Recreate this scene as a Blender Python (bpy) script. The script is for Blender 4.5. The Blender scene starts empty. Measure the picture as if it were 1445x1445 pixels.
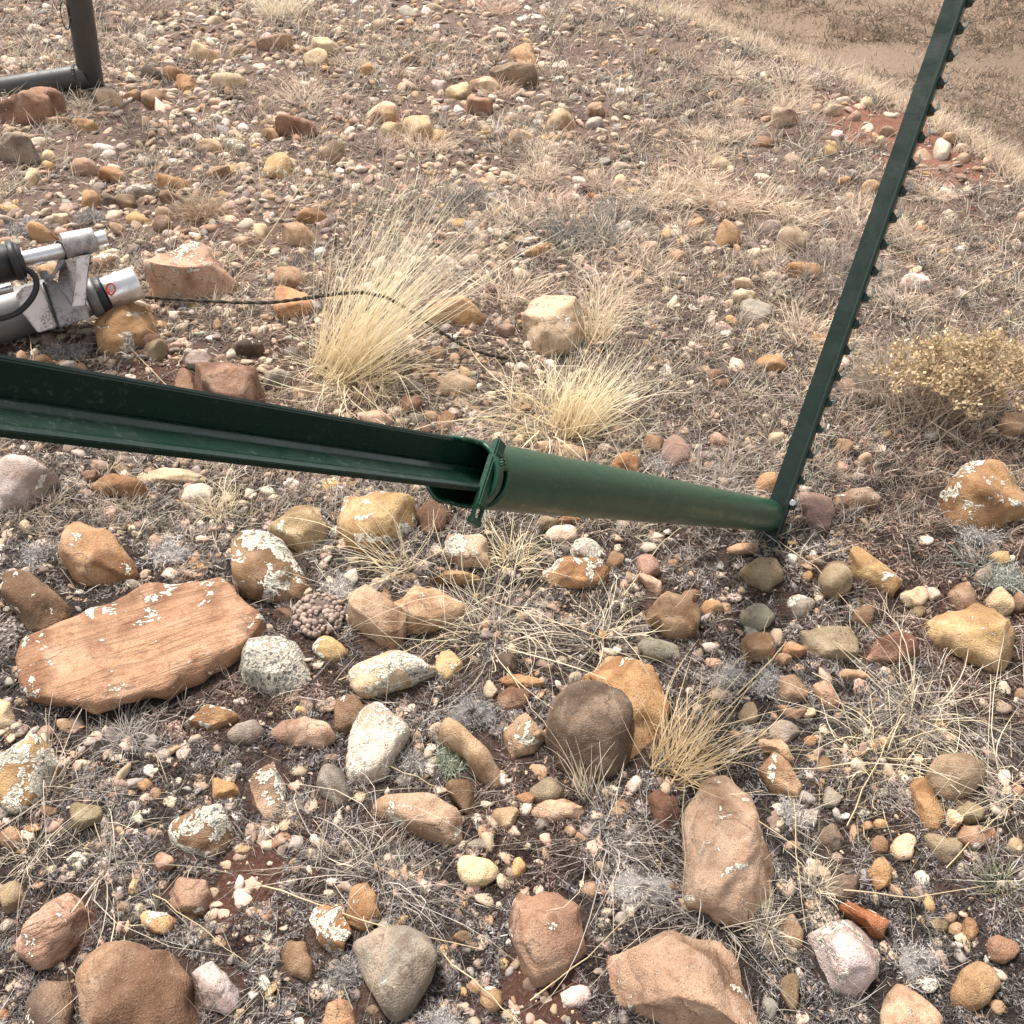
import bpy, bmesh, math, random
import numpy as np
from mathutils import Vector, Matrix

# ------------------------------------------------------------------ camera, sky, sun, exposure
SC = bpy.context.scene
COL = SC.collection
RAD = math.radians
PX = 1445.0                      # the photograph is 1445 px square
CAM_H, PITCH, FOV = 1.25, RAD(43), RAD(60)
FPX = PX / 2 / math.tan(FOV / 2)
cd = bpy.data.cameras.new('camera'); cam = bpy.data.objects.new('camera', cd); COL.objects.link(cam)
cam.location = (0, 0, CAM_H); cam.rotation_euler = (math.pi / 2 - PITCH, 0, 0)
cd.sensor_fit = 'HORIZONTAL'; cd.angle = FOV; cd.clip_start = 0.02; cd.clip_end = 400
SC.camera = cam

SUN_EL, SUN_AZ = RAD(60), RAD(-28)      # azimuth from +y towards +x
w = bpy.data.worlds.new('World'); SC.world = w; w.use_nodes = True
nt = w.node_tree; bg = nt.nodes['Background']
sky = nt.nodes.new('ShaderNodeTexSky'); sky.sky_type = 'NISHITA'; sky.sun_disc = False
sky.sun_elevation = SUN_EL; sky.sun_rotation = SUN_AZ; sky.dust_density = 4.0; sky.air_density = 1.0; sky.altitude = 1500
hs = nt.nodes.new('ShaderNodeHueSaturation'); hs.inputs['Saturation'].default_value = 0.12    # overcast: the blue is veiled
nt.links.new(sky.outputs[0], hs.inputs['Color']); nt.links.new(hs.outputs[0], bg.inputs['Color'])
bg.inputs['Strength'].default_value = 0.058
sl = bpy.data.lights.new('sun', 'SUN'); sl.energy = 1.5; sl.angle = RAD(16); sl.color = (1.0, 0.935, 0.87)
sun = bpy.data.objects.new('sun', sl); COL.objects.link(sun)
sdir = Vector((math.sin(SUN_AZ) * math.cos(SUN_EL), math.cos(SUN_AZ) * math.cos(SUN_EL), math.sin(SUN_EL)))
sun.rotation_euler = sdir.to_track_quat('Z', 'Y').to_euler(); sun.location = sdir * 20
SC.view_settings.view_transform = 'Standard'; SC.view_settings.look = 'None'
SC.view_settings.gamma = 1.0; SC.view_settings.use_curve_mapping = False
SC.view_settings.exposure = 2.42
SC.render.engine = 'CYCLES'
SC.cycles.max_bounces = 5; SC.cycles.diffuse_bounces = 3

# ------------------------------------------------------------------ numeric helpers
rng = np.random.default_rng(7)
random.seed(7)
CF = np.array([0, math.cos(PITCH), -math.sin(PITCH)])      # camera forward, right, up
CR = np.array([1.0, 0, 0]); CU = np.array([0, math.sin(PITCH), math.cos(PITCH)])
CAMP = np.array([0, 0, CAM_H])

def hash2(i, j, seed):
    n = (i.astype(np.int64) * 374761393 + j.astype(np.int64) * 668265263 + seed * 974634777) & 0x7fffffff
    n = ((n ^ (n >> 13)) * 1274126177) & 0x7fffffff
    n = n ^ (n >> 16)
    return (n & 0xffff) / 65535.0
def vnoise(x, y, seed=0):
    xi, yi = np.floor(x), np.floor(y); fx, fy = x - xi, y - yi
    fx = fx * fx * (3 - 2 * fx); fy = fy * fy * (3 - 2 * fy)
    a = hash2(xi, yi, seed); b = hash2(xi + 1, yi, seed); c = hash2(xi, yi + 1, seed); d = hash2(xi + 1, yi + 1, seed)
    return (a * (1 - fx) + b * fx) * (1 - fy) + (c * (1 - fx) + d * fx) * fy
def fbm(x, y, seed=0, oct=3):
    t = 0; s = 0; a = 1.0
    for k in range(oct):
        t = t + a * vnoise(x * 2 ** k, y * 2 ** k, seed + k * 17); s += a; a *= 0.5
    return t / s

def crest(x, y):                        # signed distance past the brow of the slope
    s = 0.892 * (x - 0.68) + 0.454 * (y - 5.4)
    t = 0.454 * (x - 0.68) - 0.892 * (y - 5.4)
    return s - 0.30 * np.clip(1 - ((t - 1.2) / 1.6) ** 2, -2.5, 1) + 0.05
def hz(x, y):
    x = np.asarray(x, float); y = np.asarray(y, float)
    s = crest(x, y)
    k = 0.13
    d = 0.72 * k * np.logaddexp(0, s / k)
    z = -5.5 * (1 - np.exp(-d / 5.5)) + 0.10 * np.maximum(0, s - 12)
    z = z + (fbm(x * 0.25, y * 0.25, 5, 3) - 0.5) * 1.6 * np.clip((s - 3) / 6, 0, 1)
    z = z + (fbm(x * 2.2, y * 2.2, 3, 2) - 0.5) * 0.025 + (fbm(x * 11, y * 11, 9, 3) - 0.5) * 0.016
    return z
def ray(px, py):
    return CF + CR * ((px - PX / 2) / FPX) + CU * (-(py - PX / 2) / FPX)
def at(px, py, depth):                  # a pixel and a distance along the view axis
    return CAMP + ray(px, py) * depth
def ground(px, py, h=0.0):              # where the sight line meets the ground (plus h)
    d = ray(px, py); z = 0.0
    for _ in range(12):
        t = (CAM_H - z - h) / max(-d[2], 0.05)
        p = CAMP + d * t
        zn = float(hz(p[0], p[1])); z = 0.5 * z + 0.5 * zn
    return np.array([p[0], p[1], z])
def project(v):
    q = v - CAMP; dz = q @ CF
    return np.stack([PX / 2 + FPX * (q @ CR) / dz, PX / 2 - FPX * (q @ CU) / dz], -1), dz

# ------------------------------------------------------------------ mesh helpers
def mesh_np(name, verts, faces, cols=None, smooth=True, mat=None):
    verts = np.ascontiguousarray(verts, np.float32); faces = np.asarray(faces, np.int32)
    m = bpy.data.meshes.new(name); n, k = faces.shape
    m.vertices.add(len(verts)); m.vertices.foreach_set('co', verts.ravel())
    m.loops.add(n * k); m.loops.foreach_set('vertex_index', faces.ravel())
    m.polygons.add(n); m.polygons.foreach_set('loop_start', np.arange(0, n * k, k, dtype=np.int32))
    m.update(calc_edges=True)
    m.polygons.foreach_set('use_smooth', np.full(n, smooth))
    if cols is not None:
        ca = m.color_attributes.new('Col', 'FLOAT_COLOR', 'POINT')
        c4 = np.ones((len(verts), 4), np.float32); c4[:, :3] = cols
        ca.data.foreach_set('color', c4.ravel())
    if mat: m.materials.append(mat)
    m.validate(); m.update()
    return m
def obj(name, mesh, parent=None, loc=None):
    o = bpy.data.objects.new(name, mesh); COL.objects.link(o)
    if loc is not None: o.location = loc
    if parent is not None: o.parent = parent
    return o
def empty(name, loc=(0, 0, 0)):
    o = bpy.data.objects.new(name, None); COL.objects.link(o); o.location = loc; o.empty_display_size = 0.05
    return o
def tag(o, label=None, cat=None, group=None, kind=None):
    if label: o['label'] = label
    if cat: o['category'] = cat
    if group: o['group'] = group
    if kind: o['kind'] = kind
    return o
ICO = {}
def ico(n):
    if n not in ICO:
        bm = bmesh.new(); bmesh.ops.create_icosphere(bm, subdivisions=n, radius=1)
        bm.verts.ensure_lookup_table()
        ICO[n] = (np.array([v.co[:] for v in bm.verts]), np.array([[v.index for v in f.verts] for f in bm.faces])); bm.free()
    return ICO[n]
def nrm(v): v = np.asarray(v, float); return v / np.linalg.norm(v)

# ------------------------------------------------------------------ materials
def newmat(name):
    m = bpy.data.materials.new(name); m.use_nodes = True
    return m, m.node_tree, m.node_tree.nodes['Principled BSDF']
def N(t, kind, **kw):
    n = t.nodes.new(kind)
    for k, v in kw.items():
        if k in n.inputs.keys(): n.inputs[k].default_value = v
        else: setattr(n, k, v)
    return n
def mixc(t, fac, a, b, mode='MIX'):
    n = t.nodes.new('ShaderNodeMix'); n.data_type = 'RGBA'; n.blend_type = mode
    for sock, val in ((n.inputs['Factor'], fac), (n.inputs['A'], a), (n.inputs['B'], b)):
        if hasattr(val, 'is_linked'): t.links.new(val, sock)
        elif isinstance(val, (int, float)): sock.default_value = val
        else: sock.default_value = (*val, 1)
    return n.outputs['Result']
def ramp(t, src, p0, p1, v0=0.0, v1=1.0):
    n = t.nodes.new('ShaderNodeMapRange'); n.inputs['From Min'].default_value = p0; n.inputs['From Max'].default_value = p1
    n.inputs['To Min'].default_value = v0; n.inputs['To Max'].default_value = v1
    t.links.new(src, n.inputs['Value']); return n.outputs[0]
def mth(t, op, a, b=None):
    n = t.nodes.new('ShaderNodeMath'); n.operation = op
    for i, v in enumerate((a, b)):
        if v is None: continue
        if hasattr(v, 'is_linked'): t.links.new(v, n.inputs[i])
        else: n.inputs[i].default_value = v
    return n.outputs[0]
def noise(t, vec, scale, detail=3, rough=0.55, dist=0.0):
    n = t.nodes.new('ShaderNodeTexNoise'); n.inputs['Scale'].default_value = scale; n.inputs['Detail'].default_value = detail
    n.inputs['Roughness'].default_value = rough; n.inputs['Distortion'].default_value = dist
    t.links.new(vec, n.inputs['Vector']); return n
def bump(t, height, strength, dist, prev=None):
    n = t.nodes.new('ShaderNodeBump'); n.inputs['Strength'].default_value = strength; n.inputs['Distance'].default_value = dist
    t.links.new(height, n.inputs['Height'])
    if prev is not None: t.links.new(prev, n.inputs['Normal'])
    return n.outputs[0]

def make_rock_mat():
    m, t, b = newmat('weathered_stone'); L = t.links
    oi = t.nodes.new('ShaderNodeObjectInfo'); tc = t.nodes.new('ShaderNodeTexCoord')
    def prop(nm):
        a = t.nodes.new('ShaderNodeAttribute'); a.attribute_type = 'OBJECT'; a.attribute_name = nm; return a.outputs['Fac']
    off = t.nodes.new('ShaderNodeVectorMath'); off.operation = 'ADD'
    sc = t.nodes.new('ShaderNodeVectorMath'); sc.operation = 'SCALE'; sc.inputs['Scale'].default_value = 37.0
    cmb = t.nodes.new('ShaderNodeCombineXYZ')
    for i in range(3): L.new(oi.outputs['Random'], cmb.inputs[i])
    L.new(cmb.outputs[0], sc.inputs[0]); L.new(tc.outputs['Object'], off.inputs[0]); L.new(sc.outputs[0], off.inputs[1])
    V = off.outputs[0]
    base = oi.outputs['Color']
    n1 = noise(t, V, 16, 5, 0.6, 0.6); n2 = noise(t, V, 48, 3, 0.7); n3 = noise(t, V, 420, 2, 0.6); n4 = noise(t, V, 7, 3, 0.5, 1.0)
    c = mixc(t, ramp(t, n1.outputs['Fac'], 0.46, 0.66, 0, 0.6), base, mixc(t, 0.42, base, (0.62, 0.48, 0.35)))
    c = mixc(t, ramp(t, n4.outputs['Fac'], 0.47, 0.60, 0, 0.8), c, mixc(t, 1.0, base, (0.50, 0.41, 0.35), 'MULTIPLY'))
    c = mixc(t, ramp(t, n4.outputs['Fac'], 0.46, 0.34, 0, 0.35), c, mixc(t, 0.4, base, (0.50, 0.27, 0.13)))
    c = mixc(t, ramp(t, n2.outputs['Fac'], 0.50, 0.68, 0, 0.65), c, mixc(t, 1.0, c, (0.55, 0.45, 0.38), 'MULTIPLY'))
    c = mixc(t, ramp(t, n3.outputs['Fac'], 0.34, 0.46, 0.45, 0.0), c, (0.07, 0.05, 0.04))
    c = mixc(t, ramp(t, n3.outputs['Fac'], 0.60, 0.74, 0.0, 0.22), c, (0.66, 0.58, 0.48))
    # bedding: fine stretched layers where asked for
    mp = t.nodes.new('ShaderNodeMapping'); mp.inputs['Scale'].default_value = (0.7, 11, 11); mr = t.nodes.new('ShaderNodeMapping'); mr.inputs['Rotation'].default_value = (0.1, 0.05, -0.45)
    L.new(tc.outputs['Object'], mr.inputs['Vector']); L.new(mr.outputs[0], mp.inputs['Vector'])
    nb = noise(t, mp.outputs[0], 8, 4, 0.6, 0.15)
    bandf = mth(t, 'MULTIPLY', ramp(t, nb.outputs['Fac'], 0.48, 0.62), prop('band'))
    c = mixc(t, mth(t, 'MULTIPLY', bandf, 0.55), c, (0.17, 0.09, 0.05))
    # cracks
    vo = t.nodes.new('ShaderNodeTexVoronoi'); vo.feature = 'DISTANCE_TO_EDGE'; vo.inputs['Scale'].default_value = 10
    wv = noise(t, V, 30, 3); vv = t.nodes.new('ShaderNodeVectorMath'); vv.operation = 'MULTIPLY_ADD'
    vv.inputs[1].default_value = (0.05, 0.05, 0.05); L.new(wv.outputs['Color'], vv.inputs[0]); L.new(V, vv.inputs[2]); L.new(vv.outputs[0], vo.inputs['Vector'])
    crack = mth(t, 'MULTIPLY', ramp(t, vo.outputs['Distance'], 0.0, 0.022, 1, 0), ramp(t, n1.outputs['Fac'], 0.53, 0.58))
    c = mixc(t, mth(t, 'MULTIPLY', crack, 0.7), c, (0.06, 0.04, 0.03))
    # lichen crust: pale rims, dark hearts
    li = prop('lichen')
    nl = noise(t, V, 24, 4, 0.68, 0.6); nl2 = noise(t, V, 150, 2, 0.7)
    thr = mth(t, 'SUBTRACT', 0.70, mth(t, 'MULTIPLY', li, 0.30))
    lv = mth(t, 'SUBTRACT', mth(t, 'ADD', mth(t, 'ADD', nl.outputs['Fac'], mth(t, 'MULTIPLY', mth(t, 'SUBTRACT', n4.outputs['Fac'], 0.5), 0.45)), mth(t, 'MULTIPLY', mth(t, 'SUBTRACT', nl2.outputs['Fac'], 0.5), 0.14)), thr)
    lm = mth(t, 'MULTIPLY', ramp(t, lv, 0.0, 0.012), ramp(t, li, 0.0, 0.02))
    lc = mixc(t, ramp(t, nl2.outputs['Fac'], 0.38, 0.62), (0.36, 0.32, 0.25), (0.74, 0.69, 0.58))
    lc = mixc(t, mth(t, 'MULTIPLY', ramp(t, lv, 0.06, 0.12), ramp(t, nl2.outputs['Fac'], 0.40, 0.58)), lc, (0.12, 0.115, 0.10))
    c = mixc(t, lm, c, lc)
    L.new(c, b.inputs['Base Color'])
    b.inputs['Roughness'].default_value = 0.82; b.inputs['Specular IOR Level'].default_value = 0.25
    h = mth(t, 'ADD', mth(t, 'MULTIPLY', n2.outputs['Fac'], 0.6), mth(t, 'MULTIPLY', n3.outputs['Fac'], 0.35))
    h = mth(t, 'SUBTRACT', h, mth(t, 'MULTIPLY', bandf, 0.35))
    h = mth(t, 'ADD', h, mth(t, 'MULTIPLY', lm, mth(t, 'ADD', 0.5, nl2.outputs['Fac'])))
    L.new(bump(t, h, 1.0, 0.007), b.inputs['Normal'])
    return m
M_ROCK = make_rock_mat()

def make_col_mat(name, rough=0.85, nscale=300, amount=0.3, bumpd=0.002, trans=0.0):
    m, t, b = newmat(name); L = t.links
    a = t.nodes.new('ShaderNodeAttribute'); a.attribute_name = 'Col'
    g = t.nodes.new('ShaderNodeTexCoord')
    n = noise(t, g.outputs['Object'], nscale, 3, 0.6); n2 = noise(t, g.outputs['Object'], nscale * 0.25, 3, 0.6)
    c = mixc(t, ramp(t, n.outputs['Fac'], 0.4, 0.65, 0, amount), a.outputs['Color'], mixc(t, 1.0, a.outputs['Color'], (0.45, 0.40, 0.36), 'MULTIPLY'))
    c = mixc(t, ramp(t, n2.outputs['Fac'], 0.52, 0.7, 0, amount), c, (0.60, 0.52, 0.42))
    L.new(c, b.inputs['Base Color']); b.inputs['Roughness'].default_value = rough; b.inputs['Specular IOR Level'].default_value = 0.2
    if bumpd: L.new(bump(t, n.outputs['Fac'], 0.7, bumpd), b.inputs['Normal'])
    return m
M_PEB = make_col_mat('gravel_stone')
def make_blade_mat():
    m, t, b = newmat('dry_grass'); L = t.links
    a = t.nodes.new('ShaderNodeAttribute'); a.attribute_name = 'Col'
    L.new(a.outputs['Color'], b.inputs['Base Color']); b.inputs['Roughness'].default_value = 0.7
    b.inputs['Specular IOR Level'].default_value = 0.2
    tr = t.nodes.new('ShaderNodeBsdfTranslucent'); L.new(a.outputs['Color'], tr.inputs['Color'])
    mx = t.nodes.new('ShaderNodeMixShader'); mx.inputs[0].default_value = 0.3
    L.new(b.outputs[0], mx.inputs[1]); L.new(tr.outputs[0], mx.inputs[2]); L.new(mx.outputs[0], t.nodes['Material Output'].inputs['Surface'])
    return m
M_BLADE = make_blade_mat()
M_LICH = make_col_mat('cushion_lichen', 0.95, 500, 0.35, 0.004)
def make_ground_mat():
    m, t, b = newmat('crusted_soil'); L = t.links
    a = t.nodes.new('ShaderNodeAttribute'); a.attribute_name = 'Col'
    g = t.nodes.new('ShaderNodeTexCoord'); V = g.outputs['Object']
    n1 = noise(t, V, 26, 5, 0.7, 0.4); n2 = noise(t, V, 160, 4, 0.7); n3 = noise(t, V, 700, 2, 0.6)
    c = a.outputs['Color']
    c = mixc(t, ramp(t, n1.outputs['Fac'], 0.45, 0.68, 0, 0.6), c, mixc(t, 1.0, c, (0.5, 0.45, 0.42), 'MULTIPLY'))
    c = mixc(t, ramp(t, n2.outputs['Fac'], 0.50, 0.66, 0, 0.5), c, mixc(t, 0.5, c, (0.34, 0.29, 0.26)))
    c = mixc(t, ramp(t, n3.outputs['Fac'], 0.36, 0.48, 0.6, 0), c, (0.035, 0.025, 0.02))
    L.new(c, b.inputs['Base Color']); b.inputs['Roughness'].default_value = 0.95; b.inputs['Specular IOR Level'].default_value = 0.1
    h = mth(t, 'ADD', mth(t, 'MULTIPLY', n2.outputs['Fac'], 1.0), mth(t, 'MULTIPLY', n3.outputs['Fac'], 0.5))
    L.new(bump(t, h, 1.0, 0.008), b.inputs['Normal'])
    return m
M_GROUND = make_ground_mat()
def make_paint(name, col, rough, scuff=0.25, metal=0.0, sc=(0.5, 0.5, 0.5), wear=0.62):
    m, t, b = newmat(name); L = t.links
    g = t.nodes.new('ShaderNodeTexCoord'); V = g.outputs['Object']
    n1 = noise(t, V, 18, 5, 0.65, 0.5); n2 = noise(t, V, 190, 4, 0.7)
    mp = t.nodes.new('ShaderNodeMapping'); mp.inputs['Scale'].default_value = (1, 9, 9); L.new(V, mp.inputs['Vector'])
    n3 = noise(t, mp.outputs[0], 40, 4, 0.7)
    c = mixc(t, ramp(t, n1.outputs['Fac'], 0.4, 0.7, 0, 0.5), col, tuple(x * 0.6 + 0.004 for x in col))
    f = mth(t, 'MULTIPLY', ramp(t, n2.outputs['Fac'], wear, wear + 0.12), ramp(t, n1.outputs['Fac'], 0.45, 0.6))
    c = mixc(t, mth(t, 'MULTIPLY', f, scuff), c, sc)
    f3 = ramp(t, n3.outputs['Fac'], 0.60, 0.72, 0, scuff * 0.4)
    c = mixc(t, f3, c, sc)
    L.new(c, b.inputs['Base Color']); b.inputs['Metallic'].default_value = metal
    L.new(ramp(t, n1.outputs['Fac'], 0.3, 0.7, rough - 0.1, rough + 0.15), b.inputs['Roughness'])
    b.inputs['Specular IOR Level'].default_value = 0.4
    L.new(bump(t, n2.outputs['Fac'], 0.25, 0.0012), b.inputs['Normal'])
    return m
M_GREEN = make_paint('green_paint', (0.009, 0.050, 0.027), 0.33, 0.45, 0, (0.15, 0.18, 0.14), 0.56)
M_DGREEN = make_paint('dark_green_paint', (0.0024, 0.0125, 0.0068), 0.33, 0.25, 0, (0.12, 0.15, 0.13))
M_STEEL = make_paint('bare_steel', (0.62, 0.62, 0.63), 0.28, 0.3, 0.9, (0.25, 0.22, 0.20))
M_CAST = make_paint('cast_aluminium', (0.34, 0.31, 0.30), 0.5, 0.85, 0.35, (0.07, 0.055, 0.05), 0.44)
M_BARREL = make_paint('dull_barrel_steel', (0.16, 0.155, 0.15), 0.5, 0.4, 0.5, (0.35, 0.33, 0.32))
M_RUBBER = make_paint('black_rubber', (0.012, 0.012, 0.013), 0.45, 0.2, 0, (0.10, 0.10, 0.10))
M_PIPE = make_paint('grey_pipe_paint', (0.060, 0.058, 0.056), 0.5, 0.35, 0.2, (0.20, 0.19, 0.18))
M_LUG = make_paint('worn_lug_metal', (0.16, 0.19, 0.17), 0.5, 0.3, 0.2, (0.35, 0.35, 0.33))
M_RAIL = make_paint('rail_green_paint', (0.0036, 0.0175, 0.0108), 0.28, 0.35, 0, (0.10, 0.12, 0.10), 0.56)
M_RED = make_paint('red_print', (0.45, 0.05, 0.03), 0.6, 0.3, 0, (0.5, 0.4, 0.35))
M_ROPE = make_paint('dark_cord', (0.030, 0.022, 0.012), 0.8, 0.3, 0, (0.12, 0.10, 0.06))

# ------------------------------------------------------------------ ground
def axis(segs):
    out = [segs[0][0]]
    for a, b, n in segs: out.extend(list(np.linspace(a, b, n + 1)[1:]))
    return np.array(out)
gx = axis([(-70, -12, 20), (-12, -3.2, 40), (-3.2, 3.2, 290), (3.2, 12, 70), (12, 90, 60)])
gy = axis([(-30, -1, 12), (-1, 0.15, 16), (0.15, 2.2, 175), (2.2, 6.0, 165), (6, 16, 70), (16, 120, 60)])
X, Y = np.meshgrid(gx, gy, indexing='ij')
Z = hz(X, Y)
near = (crest(X, Y) < 0.6)
Z = Z + np.where(near, (fbm(X * 45, Y * 45, 31, 2) - 0.5) * 0.010, 0)
S_ = crest(X, Y)
moss = fbm(X * 3.0, Y * 3.0, 41, 3)
def lerp(a, b, f): return a + (b - a) * f[..., None]
dark = np.array([0.050, 0.037, 0.034]); brown = np.array([0.095, 0.057, 0.044]); grav = np.array([0.23, 0.16, 0.128]); red = np.array([0.115, 0.052, 0.036])
f_up = np.clip((Y - 1.1) / 1.6, 0, 1)
colr = lerp(np.broadcast_to(dark, X.shape + (3,)), brown, np.clip((moss - 0.42) * 5, 0, 1))
colr = lerp(colr, grav, f_up * 0.85)
for px, py, r, k in ((345, 1240, 0.085, .9), (770, 1405, 0.07, .8), (430, 1180, .05, .6), (100, 1350, .06, .6), (1245, 178, 0.24, 1.0), (1315, 228, 0.19, .9), (1190, 142, .15, .8), (1380, 232, .14, .7),
                     (220, 545, .12, .8), (940, 700, .15, .5), (1300, 930, .12, .5), (1140, 850, .1, .5), (60, 1330, .06, .6)):
    g = ground(px, py); d = np.hypot(X - g[0], (Y - g[1])) / r + (fbm(X * 14, Y * 14, 77, 3) - 0.5) * 1.3
    rr = red if py > 300 else np.array([0.27, 0.125, 0.082])
    colr = lerp(colr, rr, np.clip((1.25 - d) * 2.5, 0, 1) * k)
far = np.clip((S_ - 1.5) / 2.5, 0, 1)
fn = fbm(X * 0.5 + Y * 0.3, Y * 0.22 - X * 0.1, 91, 4)
colf = lerp(np.broadcast_to(np.array([0.17, 0.125, 0.09]), X.shape + (3,)), np.array([0.25, 0.18, 0.13]), np.clip((fn - 0.4) * 5, 0, 1))
colr = lerp(colr, np.zeros(3), np.zeros_like(far)) * (1 - far[..., None]) + colf * far[..., None]
ni, nj = X.shape
idx = np.arange(ni * nj).reshape(ni, nj)
F = np.stack([idx[:-1, :-1], idx[1:, :-1], idx[1:, 1:], idx[:-1, 1:]], -1).reshape(-1, 4)
gm = mesh_np('ground', np.stack([X, Y, Z], -1).reshape(-1, 3), F, colr.reshape(-1, 3), True, M_GROUND)
tag(obj('ground', gm), kind='structure')

# ------------------------------------------------------------------ stones
PAL = dict(slab=(.42, .26, .155), tan=(.43, .285, .18), orange=(.43, .25, .13), brown=(.22, .135, .085), dark=(.125, .088, .068), grey=(.28, .245, .205), olive=(.25, .20, .13),
           pink=(.46, .31, .22), pale=(.58, .44, .31), white=(.60, .52, .44), purple=(.23, .155, .135), rust=(.34, .135, .06), yellow=(.50, .345, .18), redbrown=(.265, .155, .105), lilac=(.48, .41, .375), cream=(.62, .48, .31))
CROPS = {'1': (0, 0, 3.01), '2': (480, 0, 3.01), '3': (960, 0, 2.98), '4': (0, 480, 3.01), '5': (480, 480, 3.01), '6': (960, 480, 2.98), '7': (0, 960, 2.98), '8': (480, 960, 2.98), '9': (960, 960, 2.98), 't': (0, 290, 5.558), 'u': (560, 560, 6.02)}
seedc = [100]
STONE_FOOT = []                      # (x, y, radius) of every stone, for keeping grass and gravel clear
def stone(poly, color, shape='r', lichen=0.0, label=None, group=None, name='stone', band=0.0, tall=None, lift=None):
    """poly: the outline in photograph pixels; the stone lies where the sight line meets the ground."""
    seedc[0] += 1; R = np.random.default_rng(seedc[0])
    poly = np.asarray(poly, float)
    c = (poly.min(0) + poly.max(0)) / 2
    g = ground(c[0], c[1])
    pts = []
    for q in poly:
        d = ray(q[0], q[1]); t = (CAM_H - g[2]) / max(-d[2], 0.05); p = CAMP + d * t; pts.append(p[:2] - g[:2])
    P = np.array(pts); P[:, 1] *= 0.86
    cen = (P.min(0) + P.max(0)) / 2; P = P - cen
    wpx = max(np.ptp(poly[:, 0]), np.ptp(poly[:, 1]))
    lod = 5 if wpx > 150 else 4 if wpx > 62 else 3 if wpx > 24 else 2
    V0, F0 = ico(lod)
    # radial outline
    na = 128; ang = np.linspace(-math.pi, math.pi, na, endpoint=False); rad = np.zeros(na)
    A = P; B = np.roll(P, -1, 0)
    for k, a in enumerate(ang):
        d = np.array([math.cos(a), math.sin(a)]); e = B - A
        den = d[0] * e[:, 1] - d[1] * e[:, 0]; den = np.where(abs(den) < 1e-9, 1e-9, den)
        tt = (A[:, 0] * e[:, 1] - A[:, 1] * e[:, 0]) / den; uu = (A[:, 0] * d[1] - A[:, 1] * d[0]) / den
        ok = (tt > 0) & (uu >= -1e-6) & (uu <= 1 + 1e-6)
        rad[k] = tt[ok].max() if ok.any() else 0.0
    if (rad <= 0).any(): rad[rad <= 0] = max(rad.mean(), 0.01)
    ks = 1 if shape == 'a' else 2
    for _ in range(ks): rad = 0.25 * np.roll(rad, 1) + 0.5 * rad + 0.25 * np.roll(rad, -1)
    minor = min(np.ptp(P[:, 0]), np.ptp(P[:, 1]))
    tk = {'s': .42, 'r': .42, 'a': .46, 'f': .30}[shape] if tall is None else tall
    t = minor * tk
    th = np.arctan2(V0[:, 1], V0[:, 0]); ce = np.hypot(V0[:, 0], V0[:, 1]); dz = V0[:, 2]
    rr = np.interp(th, np.append(ang, math.pi), np.append(rad, rad[0]))
    e = {'s': .90, 'r': .68, 'a': .50, 'f': .50}[shape] if tall is None else .40
    v = np.stack([rr * ce ** e * np.cos(th), rr * ce ** e * np.sin(th), t * np.sign(dz) * np.abs(dz) ** e], -1)
    sz = minor
    # a leaning top and planar facets
    tilt = R.normal(0, 0.22 if tall is None else 0.02, 2); v[:, 2] += np.where(dz > 0, 1, .3) * (v[:, 0] * tilt[0] + v[:, 1] * tilt[1])
    nf = {'s': 2, 'r': 8, 'a': 13, 'f': 6}[shape]
    if shape == 'f' and tall is not None: nf = 1
    for _ in range(nf):
        n = R.normal(size=3); n[2] = abs(n[2]) * 1.1; n = n / np.linalg.norm(n)
        dd = v @ n; lim = dd.max() * R.uniform(.90, .97) if shape == 's' else dd.max() * R.uniform(.66, .90) if shape != 'r' else dd.max() * R.uniform(.70, .92)
        v -= np.maximum(0, dd - lim)[:, None] * n * (0.97 if shape == 'a' else 0.88)
    # uneven surface
    q = v / sz
    for amp, fr, nn in ((.045 if tall is None else .022, 4.5, 5), (.030 if tall is None else .015, 11, 6), (.014 if shape in 'af' else .008 if shape == 'r' else .002, 27, 8), (.006 if shape != 's' else .001, 55, 8)):
        s = 0
        for _ in range(nn):
            k = R.normal(size=3); k = k / np.linalg.norm(k) * fr * R.uniform(.6, 1.4)
            s = s + np.sin(q @ k + R.uniform(0, 6.28) + 0.8 * np.sin(q @ np.roll(k, 1) * .7))
        nv = v / (np.linalg.norm(v, axis=1, keepdims=True) + 1e-9)
        v += nv * (s / math.sqrt(nn) * amp * sz)[:, None]
    zc = t * (0.15 if lift is None else lift)
    base = np.array([g[0] + cen[0], g[1] + cen[1], g[2] + zc])
    # fit the visible outline to the traced one
    want = np.concatenate([poly.min(0), poly.max(0)])
    for _ in range(4):
        wv = v + base
        vis = wv[:, 2] > g[2] - 0.002
        if vis.sum() < 8: break
        uv, dep = project(wv[vis]); zed = float(np.median(dep))
        have = np.concatenate([uv.min(0), uv.max(0)])
        sx = (want[2] - want[0]) / max(have[2] - have[0], 1e-6); sy = (want[3] - want[1]) / max(have[3] - have[1], 1e-6)
        sx = min(max(sx, .7), 1.4); sy = min(max(sy, .6), 1.5)
        v[:, 0] *= sx; v[:, 1] *= sy; v[:, 2] *= (sx * sy) ** .25
        m = ((want[:2] + want[2:]) - (have[:2] + have[2:])) / 2
        pit = PITCH + math.atan((c[1] - PX / 2) / FPX)
        base[0] += m[0] * zed / FPX; base[1] -= m[1] * zed / FPX / max(math.sin(pit), .25) * .9
        g2 = float(hz(base[0], base[1])); base[2] += (g2 - g[2]); g[2] = g2
    mesh = mesh_np(name, v, F0, None, True, M_ROCK)
    o = obj(name, mesh, None, base)
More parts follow.
